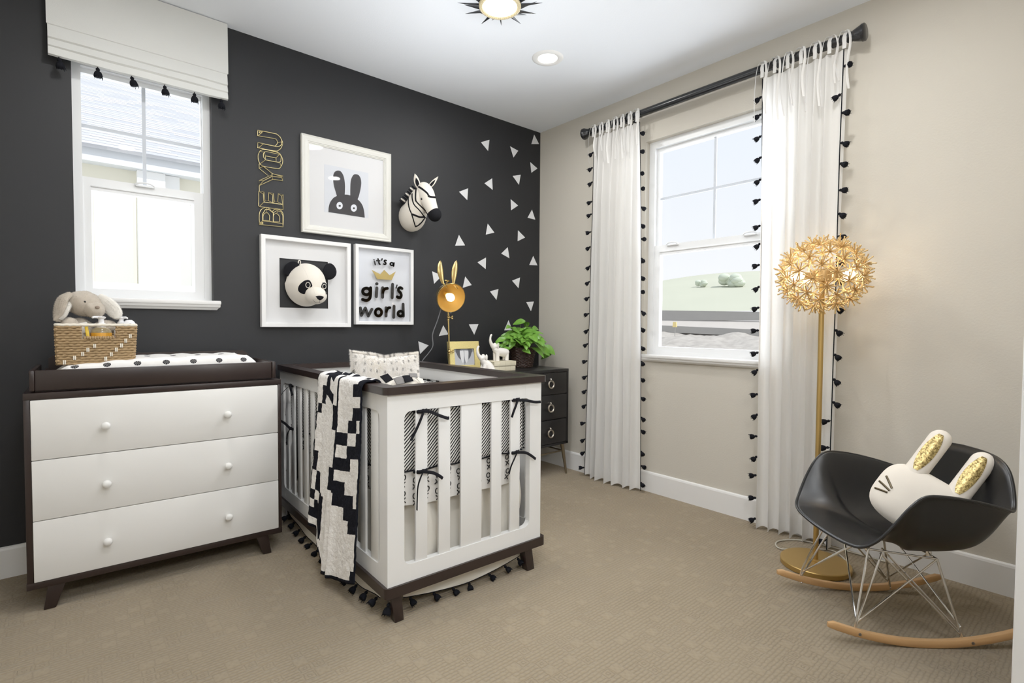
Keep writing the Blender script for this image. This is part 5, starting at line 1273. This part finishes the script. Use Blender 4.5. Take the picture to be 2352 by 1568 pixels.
def leaf(base, d, nrm, L, w):
    d = V(d).normalized(); nrm = V(nrm); nrm = (nrm - d * d.dot(nrm)).normalized(); s = d.cross(nrm); N = 9
    def f(u, v):
        t = u; ww = w * (sin(pi * min(1, t * .93 + .05)) ** .75) * (1.12 - .55 * t) * (0 if t >= 1 else 1) * (.55 + .45 * min(1, t * 6)); c = (v - .5) * 2
        back = -.10 * L * (abs(c) ** 1.5) * max(0, 1 - t * 4)
        return V(base) + d * (L * t + back) + s * (c * ww) + nrm * (abs(c) * ww * .38 - .26 * L * t * t)
    lf.grid(f, N, 6)
def clamp(p):
    return V((min(p.x, -.03), min(p.y, -.02), p.z))
LV = []
for k in range(84):
    a = 2 * pi * (k * .381966) + rnd.uniform(-.2, .2); rho = sqrt((k + .5) / 84); hgt = .125 * (1 - .75 * rho * rho) * rnd.uniform(.62, 1.1)
    LV.append((V((PX + .150 * rho * cos(a), PY + .135 * rho * sin(a), NT_ + .165 + hgt)), a, rho))
for tx, tz, ty in ((-.56, 1.03, -.20), (-.60, .99, -.22), (-.53, .965, -.24), (-.12, .995, -.14), (-.10, .935, -.22), (-.16, .955, -.26), (-.085, .895, -.20), (-.33, 1.16, -.15), (-.30, .945, -.285), (-.40, .945, -.27), (-.22, .95, -.275), (-.26, 1.15, -.13), (-.44, 1.12, -.15), (-.19, 1.11, -.15), (-.35, 1.05, -.30), (-.28, 1.02, -.31), (-.42, 1.02, -.27)):
    LV.append((V((tx, ty, tz)), atan2(ty - PY, tx - PX), .9))
for top, a, rho in LV:
    top = clamp(top); root = V((PX + .04 * cos(a), PY + .04 * sin(a), NT_ + .14)); mid = root.lerp(top, .55) + V((0, 0, .02)); stm.tube(cr([root, mid, top], 4), .0015, 5)
    up_ = rnd.uniform(.2, 1.1) * (1 - rho) + rnd.uniform(-.75, .15) * rho; aa = a + rnd.uniform(-.8, .8); d = V((cos(aa), sin(aa), up_)); L = rnd.uniform(.074, .112)
    e = top + d.normalized() * L
    if e.x > -.012: d.x = -abs(d.x) * .3
    if e.y > -.012: d.y = -abs(d.y) * .3
    leaf(top - d.normalized() * L * .25, d, V((-.35 + rnd.uniform(-.4, .4), -.55 + rnd.uniform(-.4, .4), .75)), L, L * rnd.uniform(.31, .39))
obj('foliage', lf, M['leaf'], pt, angle=180); obj('stems', stm, M['stem'], pt)

# ------------------------------------------------------------------ curtain rod and curtains
RZ, RX, RR = 2.553, -.09, .0235
cr_ = thing('curtain_rod', 'thick black curtain rod with flared finials above the right window', 'curtain rod', (RX, -1.46, RZ))
obj('rod', MB().rod((RX, -.635, RZ), (RX, -2.285, RZ), RR, n=24), M['rod_black'], cr_)
for y, s in ((-.635, 1), (-2.285, -1)):
    obj('finial', MB().lathe([(RR, y), (RR + .004, y + s * .002), (RR + .004, y + s * .012), (RR - .002, y + s * .016), (RR + .002, y + s * .022), (.033, y + s * .042), (.038, y + s * .056), (.040, y + s * .058), (.041, y + s * .070), (.036, y + s * .074), (.002, y + s * .075)], (RX, 0, RZ), 28, axis='y'), M['rod_black'], cr_)
for y in (-.955, -1.935):
    m = MB(); m.box((RX - .01, y - .008, RZ - RR - .01), (-.001, y + .008, RZ - RR - .001), .001); m.box((-.006, y - .012, RZ - .07), (-.0005, y + .012, RZ + .03), .001); m.tube([(RX + (RR + .003) * cos(2 * pi * k / 24), y, RZ + (RR + .003) * sin(2 * pi * k / 24)) for k in range(24)], [(.003, .007)] * 24, 6, closed=True); m.box((RX - .004, y - .006, RZ + RR), (RX + .004, y + .006, RZ + RR + .016), .001); obj('bracket', m, M['rod_black'], cr_)
def curtain(label, yt0, yt1, yb0, yb1, npl, seed, trims, tz, ctr, hemstrip):
    t = thing('curtain', label, 'curtain', (RX, (yb0 + yb1) / 2, .02), group='white tasselled curtains on the right window'); rnd = random.Random(seed); ph_ = rnd.random() * 6
    def f(u, v):
        z = 2.500 - (2.500 - .016) * v; y = (yt0 + (yt1 - yt0) * u) * (1 - v) + (yb0 + (yb1 - yb0) * u) * v; w = u + .012 * sin(u * 19 + seed) + .006 * sin(v * 4 + u * 9)
        am = (.013 + .014 * min(1, v * 5)) * (.85 + .3 * sin(u * 7 + ph_)); a = 2 * pi * npl * w + ph_
        x = RX + am * (sin(a) + .22 * sin(2 * a + 1)) + .004 * noise.noise(V((u * 8, v * 7, seed))) + .012 * v * sin(u * 5 + seed)
        return (min(x, -.012), y + .010 * cos(a) * min(1, v * 3) + .006 * v * v * sin(a * .5), z + (.008 * sin(a) if v > .995 else 0))
    m = MB(); m.grid(f, 150, 70); o = obj('curtain_cloth', m, M['curtain'], t, angle=85)
    m = MB(); m.grid(lambda u, v: V(f(u, .958 + .042 * v)) + V((-.0016, 0, 0)), 150, 4); obj('bottom_hem', m, M['curtain'], o, angle=85)
    for u, sg_ in ((0.0, 1), (1.0, -1)):
        uu = ctr if (u == 1.0 and ctr) else u
        m = MB(); m.tube([V(f(uu, i / 60)) + V((-.003, 0, 0)) for i in range(61)], [(.0038, .0022)] * 61, 6); obj('edge_cord', m, M['black_yarn'], t)
        n = 21
        for i in range(n):
            v = (.035 + .945 * i / (n - 1)) + rnd.uniform(-.006, .006); p = V(f(uu, v)); side = sg_ if not (uu == ctr and rnd.random() < .25) else -sg_
            inst('tassel', TASSEL, t, orient(p + V((-.004, 0, 0)), (rnd.uniform(-.5, -.1), side * rnd.uniform(.7, 1.1), -rnd.uniform(.15, .9)), rnd.random() * 6, .86))
    k = 0
    for i in range(7):
        u = .02 + .96 * i / 6; p = f(u, 0); y = p[1]; m = MB(); r = RR + .005
        m.tube([(RX + r * cos(a), y + .004 * sin(a * 2), RZ + r * sin(a)) for a in [2 * pi * q / 20 for q in range(20)]], [(.0017, .0085)] * 20, 8, closed=True, flat=(1, 0, 0)) if False else m.grid(lambda a, w: (RX + r * cos(2 * pi * a), y + (w - .5) * .017 + .003 * sin(4 * pi * a), RZ + r * sin(2 * pi * a)), 24, 2, cu=True)
        m.box((RX - .0265, y - .0085, 2.497), (RX - .0245, y + .0085, RZ)); 
        for sg_ in (1, -1):
            ln = rnd.uniform(.17, .32); sp = rnd.uniform(.018, .042)
            path_ = cr([(RX - .01, y, RZ + r), (RX - .026, y + sg_ * sp * .6, RZ + r - .004), (RX - .036, y + sg_ * sp, RZ - .04), (RX - .040, y + sg_ * sp * .9 + .008, RZ - ln * .6), (RX - .040, y + sg_ * sp * .8 + rnd.uniform(-.012, .012), RZ - ln)], 5); m.tube(path_, [(.0065, .0011)] * len(path_), 6, flat=(0, 1, 0))
        obj('tie', m, M['curtain'], t, angle=80)
curtain('left white curtain panel with black tassels, nearer the room corner', -.668, -1.062, -.612, -1.085, 6.5, 2, True, 0, None, False)
curtain('right white curtain panel with black tassels, behind the gold floor lamp', -1.872, -2.285, -1.892, -2.275, 6.5, 5, True, 0, .965, True)

# ------------------------------------------------------------------ floor lamp
FX, FY = -.340, -2.281
fl = thing('starburst_floor_lamp', 'gold floor lamp with a globe shade of starburst rods by the curtain', 'floor lamp', (FX, FY, 0))
obj('lamp_base', MB().lathe([(.002, .001), (.146, .001), (.149, .004), (.149, .023), (.146, .0265), (.002, .028)], (FX, FY, 0), 64), M['gold_base'], fl)
b = MB(); b.lathe([(.026, .028), (.026, .033), (.013, .036)], (FX, FY, 0), 28); b.rod((FX, FY, .03), (FX, FY, 1.36), .0115, n=18); obj('pole', b, M['gold_base'], fl)
CZ = 1.378; GC = V((FX + .004, FY, CZ))
obj('hub', MB().lathe([(.010, CZ - .035), (.040, CZ - .030), (.044, CZ - .02), (.044, CZ + .018), (.036, CZ + .026), (.010, CZ + .030)], (GC.x, GC.y, 0), 28), M['gold_satin'], fl)
for k, a in enumerate((-40.5, 139.5, 49.5)):
    d = V((cos(radians(a)), sin(radians(a)), 0)); m = MB(); m.rod(GC + d * .04, GC + d * .088, .013, n=14); so = obj('bulb_socket', m, M['gold_satin'], fl)
    bm_ = MB(); bm_.ell(GC + d * .122, .027, n=18, m=12); bm_.rod(GC + d * .086, GC + d * .10, .012, .018, n=14); bo_ = obj('bulb', bm_, M['bulb_clear'], fl); obj('filament', MB().ell(GC + d * .124, (.0085, .0085, .0085), n=12, m=8), M['filament'], bo_)
def star_mesh(seed):
    rnd = random.Random(seed); m = MB()
    for k in range(16):
        zc = 1 - 1.2 * (k + .5) / 16; a = k * 2.39996; s = sqrt(max(0, 1 - zc * zc)); L = rnd.uniform(.034, .046); d = V((cos(a) * s, sin(a) * s, zc * .9)).normalized()
        m.rod((0, 0, 0), d * L, .0026, .0028, n=6); m.ell(d * L, .0038, n=7, m=5)
    m.ell((0, 0, 0), .0045, n=8, m=5); return finish(m.bm, 'starburst', M['gold_satin'], 60)
ST = [star_mesh(k) for k in range(3)]; NS = 66; rnd = random.Random(4)
for k in range(NS):
    zc = 1 - 2 * (k + .5) / NS; a = k * 2.39996; s = sqrt(1 - zc * zc); d = V((cos(a) * s, sin(a) * s, zc)); p = GC + V((d.x * .165, d.y * .165, d.z * .150))
    if d.z < -.97: continue
    q = V((0, 0, 1)).rotation_difference(d).to_matrix().to_4x4(); inst('starburst', ST[k % 3], fl, Matrix.Translation(p) @ q @ Matrix.Rotation(rnd.random() * 6, 4, 'Z'))
b = MB(); b.tube(cr([(FX + .13, FY - .05, .012), (-.18, -2.36, .006), (-.10, -2.28, .006), (-.16, -2.20, .006), (-.28, -2.10, .006), (-.20, -2.05, .006), (-.09, -2.12, .006), (-.05, -2.3, .006), (-.04, -2.5, .006)], 8), .0034, 6); obj('cord', b, M['cord_clear'], fl)

# ------------------------------------------------------------------ rocking chair
RO = V((-.583, -2.632, 0)); fd = V((-.727, .686, 0)).normalized(); RM = Matrix(((fd.x, -fd.y, 0, RO.x), (fd.y, fd.x, 0, RO.y), (0, 0, 1, 0), (0, 0, 0, 1)))
ryaw = atan2(fd.y, fd.x)
rc = thing('rocking_chair', 'black moulded shell armchair on chrome wire legs and wooden rockers', 'rocking chair', RO, ryaw)
half = [(.285, 0, .352), (.282, .09, .353), (.272, .17, .356), (.252, .228, .366), (.220, .265, .405), (.182, .288, .470), (.140, .300, .535), (.095, .304, .572), (.030, .306, .574), (-.05, .302, .562), (-.13, .288, .543), (-.19, .270, .525), (-.228, .252, .514), (-.250, .232, .530), (-.262, .212, .580), (-.270, .185, .630), (-.280, .140, .658), (-.290, .075, .668), (-.293, 0, .670)]
rim = half + [(x, -y, z) for x, y, z in half[-2:0:-1]]
RIM = cr(rim, 5, True); NR = len(RIM)
c0 = V((-.01, 0, .314))
def shell(u, v):
    p = RIM[int(round(u * NR)) % NR]; r = v; th = atan2(p.y, p.x)
    front = max(0, cos(th)); fr = max(0, min(1, (p.x - .10) / .16)); 
    xy = V((p.x - c0.x, p.y - c0.y, 0))
    side = 1 - fr
    bk = max(0, min(1, (-.225 - p.x) / .045)); bk = bk * bk * (3 - 2 * bk)
    gs = .84 * (1 - (1 - r) ** 2.4) + .16 * r ** 4; gb = .70 * (1 - (1 - r) ** 2.6) + .30 * r ** 3
    g = r * fr + (gs * (1 - bk) + gb * bk) * side
    hs = 1 - (1 - r ** 2.7) ** 1.45; hb = r ** 3.0
    hz = (hs * (1 - bk) + hb * bk) * side + (1.35 * r ** 1.5 - .35 * r ** 6) * fr
    lip = 0
    if fr > 0: lip = .030 * fr * sin(pi * min(1, r)) ** 2 * r - .0
    z = c0.z + (p.z - c0.z) * hz + lip
    w = c0 + xy * (.985 * g + .015 * r); return V((w.x, w.y, z))
b = MB(RM); b.grid(shell, NR, 34, cu=True); 
bmesh.ops.remove_doubles(b.bm, verts=b.bm.verts[:], dist=1e-5)
sh = obj('shell', b, M['black_plastic'], rc, angle=80); solidify(sh, .007, 0)
b = MB(RM); b.tube([p + (V((p.x, p.y, 0)).normalized() * .0015) for p in RIM], .0052, 8, closed=True); obj('shell_edge', b, M['black_plastic'], sh)
for y in (.198, -.198):
    m = MB(RM); N = 30; sec = []
    for i in range(N + 1):
        x = -.343 + .686 * i / N; zb = .001 + .062 * (x / .343) ** 2; e = min(1, (1 - abs(x) / .343) * 14) ** .5; hgt = .027 * (.62 + .38 * e); sec.append((x, zb, hgt, .0105 * (.5 + .5 * e)))
    vs = []; fs_ = []
    for x, z, hg, w in sec:
        for k in range(12):
            a = 2 * pi * k / 12; ca, sa = cos(a), sin(a); vs.append((x, y + w * (1 if ca > 0 else -1) * abs(ca) ** .35, z + hg / 2 + hg / 2 * (1 if sa > 0 else -1) * abs(sa) ** .35))
    for i in range(N):
        for k in range(12): fs_.append((i * 12 + k, i * 12 + (k + 1) % 12, (i + 1) * 12 + (k + 1) % 12, (i + 1) * 12 + k))
    fs_ += [tuple(range(12))[::-1], tuple(N * 12 + k for k in range(12))]; m.add(vs, fs_); r_ = obj('rocker', m, M['rocker_wood'], rc)
    for x in (.236, -.150):
        k = MB(RM); zz = .001 + .062 * (x / .343) ** 2 + .0135; k.lathe([(.002, (1 if y > 0 else -1) * .0122), (.005, (1 if y > 0 else -1) * .0122), (.0055, (1 if y > 0 else -1) * .010)], (x, y, zz), 14, axis='y'); obj('rocker_screw', k, M['screw'], r_)
wr_ = .0038
for s in (1, -1):
    F = V((.242, .192 * s, .052)); Bk = V((-.128, .192 * s, .036)); tf1, tf2 = V((.170, .135 * s, .322)), V((.130, .150 * s, .316)); tb1, tb2 = V((-.062, .150 * s, .298)), V((-.03, .155 * s, .312))
    m = MB(RM); m.tube(cr([tf1, F + V((-.002, 0, .04)), F + V((0, 0, -.02))], 3), wr_, 8); m.rod(F + V((0, 0, .01)), tf2, wr_); m.ell(F + V((0, 0, -.022)), .006, n=10, m=7); obj('leg', m, M['chrome'], rc)
    m = MB(RM); m.rod(Bk + V((0, 0, -.014)), tb1, wr_ * 1.15); m.rod(Bk + V((.02, -.002 * s, .03)), V((.10, .10 * s, .312)), wr_ * .9); m.ell(Bk + V((0, 0, -.016)), .006, n=10, m=7); obj('leg', m, M['chrome'], rc)
    m = MB(RM); m.rod(F + V((-.006, -.002 * s, .028)), tb1 + V((.002, 0, -.004)), wr_ * .9); m.rod(Bk + V((.012, -.002 * s, .014)), tf2 + V((0, -.01 * s, -.006)), wr_ * .9); obj('side_brace', m, M['chrome'], rc)
    m = MB(RM); m.rod(F + V((-.004, -.004 * s, .03)), V((.150, -.06 * s, .318)), wr_ * .85); m.rod(Bk + V((.006, -.004 * s, .035)), V((-.062, -.10 * s, .292)), wr_ * .85); obj('cross_brace', m, M['chrome'], rc)
m = MB(RM); m.rod((.170, -.135, .322), (.170, .135, .322), wr_); m.rod((-.062, -.150, .298), (-.062, .150, .298), wr_); m.rod((.170, .135, .322), (-.062, .150, .298), wr_); m.rod((.170, -.135, .322), (-.062, -.150, .298), wr_)
for x, y, z in ((.165, .12, .326), (.165, -.12, .326), (-.055, .12, .310), (-.055, -.12, .310)): m.rod((x, y, z - .012), (x, y, z + .012), .009, n=12)
obj('seat_frame', m, M['chrome'], rc)

# ------------------------------------------------------------------ rabbit pillow on the chair
up = V((-.57, -.02, .80)).normalized(); sd = V((-.84, .52, -.12)); sd = (sd - up * sd.dot(up)).normalized(); nf = up.cross(sd).normalized()
if nf.x < 0: nf = -nf
PO = V((-.066, .050, .466))
PM_ = RM @ Matrix(((sd.x, nf.x, up.x, PO.x), (sd.y, nf.y, up.y, PO.y), (sd.z, nf.z, up.z, PO.z), (0, 0, 0, 1)))
rp = thing('rabbit_pillow', 'cream rabbit-shaped pillow with gold sequin ears on the rocking chair', 'pillow', RM @ (PO - up * .11), ryaw)
b = MB(PM_)
def pl(u, v, sd_): 
    a = 2 * pi * u; r = v; k = (abs(cos(a)) ** 3.2 + abs(sin(a)) ** 3.2) ** (-1 / 3.2); x = .150 * cos(a) * k * r; z = .118 * sin(a) * k * r; return (x, sd_ * .052 * max(0, 1 - r ** 2.6) ** .55, z)
b.grid(lambda u, v: pl(u, v, 1), 60, 14, cu=True); b.grid(lambda u, v: pl(u, v, -1), 60, 14, cu=True); bmesh.ops.remove_doubles(b.bm, verts=b.bm.verts[:], dist=1e-5); pb = bvh_of(b)
bo = obj('head_cushion', b, M['pillow_cream'], rp, angle=80)
for cx_, lean in ((-.068, 0), (.072, .0)):
    m = MB(PM_); N = 30; tt = [.80 * i / 10 if i <= 10 else .80 + .20 * sin(pi / 2 * (i - 10) / 20) for i in range(N + 1)]; P_ = [V((cx_ + lean * q, .004, .085 + .205 * q)) for q in tt]
    m.tube(P_, [(max(.001, .037 * (sqrt(max(0, 1 - ((q - .80) / .20) ** 2)) if q > .80 else 1)), max(.0008, .030 * (sqrt(max(0, 1 - ((q - .80) / .20) ** 2)) if q > .80 else 1))) for q in tt], 28, flat=(1, 0, 0)); eb = bvh_of(m); eo = obj('ear', m, M['pillow_cream'], rp, angle=80)
    s_ = MB(); dn = (PM_.to_3x3() @ V((0, -1, 0))); vs = []; fs_ = []; Nn, Kk = 22, 8
    for i in range(Nn + 1):
        t = i / Nn; w = .0235 * sin(pi * (.04 + .92 * t)) ** .55
        for j in range(Kk + 1):
            q = PM_ @ V((cx_ + lean * (.08 + .80 * t) + (j / Kk * 2 - 1) * w - .006, .05, .100 + .165 * t)); h = eb.ray_cast(q + dn * -.1, dn); vs.append((h[0] if h[0] is not None else q + dn * .05) - dn * .0018)
    for i in range(Nn):
        for j in range(Kk): a = i * (Kk + 1) + j; fs_.append((a, a + 1, a + Kk + 2, a + Kk + 1))
    s_.add(vs, fs_); obj('sequin_inlay', s_, M['sequin'], eo, label='gold sequin inner ear', angle=180)
dn = (PM_.to_3x3() @ V((0, -1, 0)))
for a, c in (((-.132, .022), (-.095, -.010)), ((-.140, -.008), (-.096, -.022)), ((-.138, -.040), (-.098, -.032)), ((.105, .015), (.068, -.010)), ((.120, -.012), (.070, -.022)), ((.122, -.040), (.072, -.032))):
    pts = []
    for i in range(8):
        q = PM_ @ V((a[0] + (c[0] - a[0]) * i / 7, .1, a[1] + (c[1] - a[1]) * i / 7)); h = pb.ray_cast(q, dn)
        if h[0] is not None: pts.append(h[0] - dn * .001)
    if len(pts) > 1: obj('whisker', MB().tube(pts, .0042, 6), M['whisker'], rp)
q = PM_ @ V((0, .1, -.018)); h = pb.ray_cast(q, dn)
obj('nose', MB().ell(h[0], (.011, .011, .008), n=12, m=8), M['whisker'], rp)

# ------------------------------------------------------------------ light
w = bpy.data.worlds.new('sky'); SC.world = w; w.use_nodes = True; wn = w.node_tree.nodes; wl = w.node_tree.links
bg_ = wn['Background']; tc = wn.new('ShaderNodeTexCoord'); sp = wn.new('ShaderNodeSeparateXYZ'); wl.new(tc.outputs['Generated'], sp.inputs[0])
rp_ = wn.new('ShaderNodeValToRGB'); rp_.color_ramp.elements[0].position = 0.0; rp_.color_ramp.elements[0].color = rgb((255, 255, 255)); rp_.color_ramp.elements[1].position = .55; rp_.color_ramp.elements[1].color = rgb((226, 238, 253))
wl.new(sp.outputs[2], rp_.inputs[0]); wl.new(rp_.outputs[0], bg_.inputs['Color']); bg_.inputs['Strength'].default_value = 1.36
def lamp(kind, name, loc, energy, color=(1, 1, 1), target=None, **k):
    l = bpy.data.lights.new(name, kind); l.energy = energy; l.color = color
    for a, v in k.items(): setattr(l, a, v)
    o = bpy.data.objects.new(name, l); COL.objects.link(o); o.location = loc
    if target is not None: o.rotation_euler = (V(target) - V(loc)).to_track_quat('-Z', 'Y').to_euler()
    return o
lamp('SUN', 'sun', (2, -6, 10), 4.8, (1, .985, .96), target=(1.5, 2, 0), angle=.02)
lamp('AREA', 'window_daylight_left', (-2.71, .35, 1.85), 5, (.90, .95, 1.0), target=(-2.5, -3, .9), shape='RECTANGLE', size=.6, size_y=1.1)
lamp('AREA', 'window_daylight_right', (.45, -1.5, 1.75), 38, (.90, .95, 1.0), target=(-3, -1.7, .8), shape='RECTANGLE', size=.9, size_y=1.4)
lamp('POINT', 'flash', (-1.75, -3.0, 1.66), 20, (.96, .98, 1.0), shadow_soft_size=.08)
lamp('AREA', 'flash_bounce_fill', (-2.55, -2.75, 1.75), 33, (.94, .975, 1.0), target=(-2.3, -2.45, H), shape='DISK', size=.4, spread=radians(105))
lamp('AREA', 'flash_bounce_fill', (-1.45, -.95, 1.7), 5.5, (.94, .97, 1.0), target=(-1.45, -.9, H), shape='DISK', size=.5, spread=radians(150))  # added mid-room fill aimed up to brighten the ceiling, no real source here
lamp('AREA', 'hall_fill', (-2.9, -4.0, 2.45), 40, (.95, .975, 1.0), target=(-1.8, -1.2, .6), shape='DISK', size=1.0)  # added unseen fill behind the camera, lights the room from the front
for x, y in ((-.807, -.912), (-2.75, -.95), (-.807, -2.4), (-2.6, -2.5)):
    lamp('AREA', 'downlight_beam', (x, y, H - .03), 11, (1, .985, .96), target=(x, y, 0), shape='DISK', size=.12)
lamp('AREA', 'ceiling_lamp', (-1.45, -1.25, 2.615), 13, (1, .985, .96), target=(-1.45, -1.25, 0), shape='DISK', size=.16)
for a in (-40.5, 139.5, 49.5):
    lamp('POINT', 'floor_lamp_glow', GC + V((cos(radians(a)), sin(radians(a)), 0)) * .124, 3.2, (1, .80, .52), shadow_soft_size=.012)
lamp('POINT', 'desk_lamp_glow', SC_ + ax * .02, .45, (1, .90, .68), shadow_soft_size=.015)

# ------------------------------------------------------------------ camera
cam = bpy.data.cameras.new('camera'); co = bpy.data.objects.new('camera', cam); COL.objects.link(co)
cam.sensor_width = 36.0; cam.lens = 36.0 * 1194.755 / 2352; cam.clip_start = .02; cam.clip_end = 500
r2 = V((0.76113007, -0.64857094, 0.00606196)); u2 = V((0.01579079, 0.02787312, 0.99948674)); fw = V((0.64840702, 0.76064369, -0.03145652))
co.matrix_world = Matrix(((r2.x, u2.x, -fw.x, -3.02272032), (r2.y, u2.y, -fw.y, -3.19702574), (r2.z, u2.z, -fw.z, 1.1355174), (0, 0, 0, 1)))
SC.camera = co
SC.view_settings.view_transform = 'Standard'; SC.view_settings.look = 'None'; SC.view_settings.exposure = -0.42; SC.view_settings.gamma = 1.16
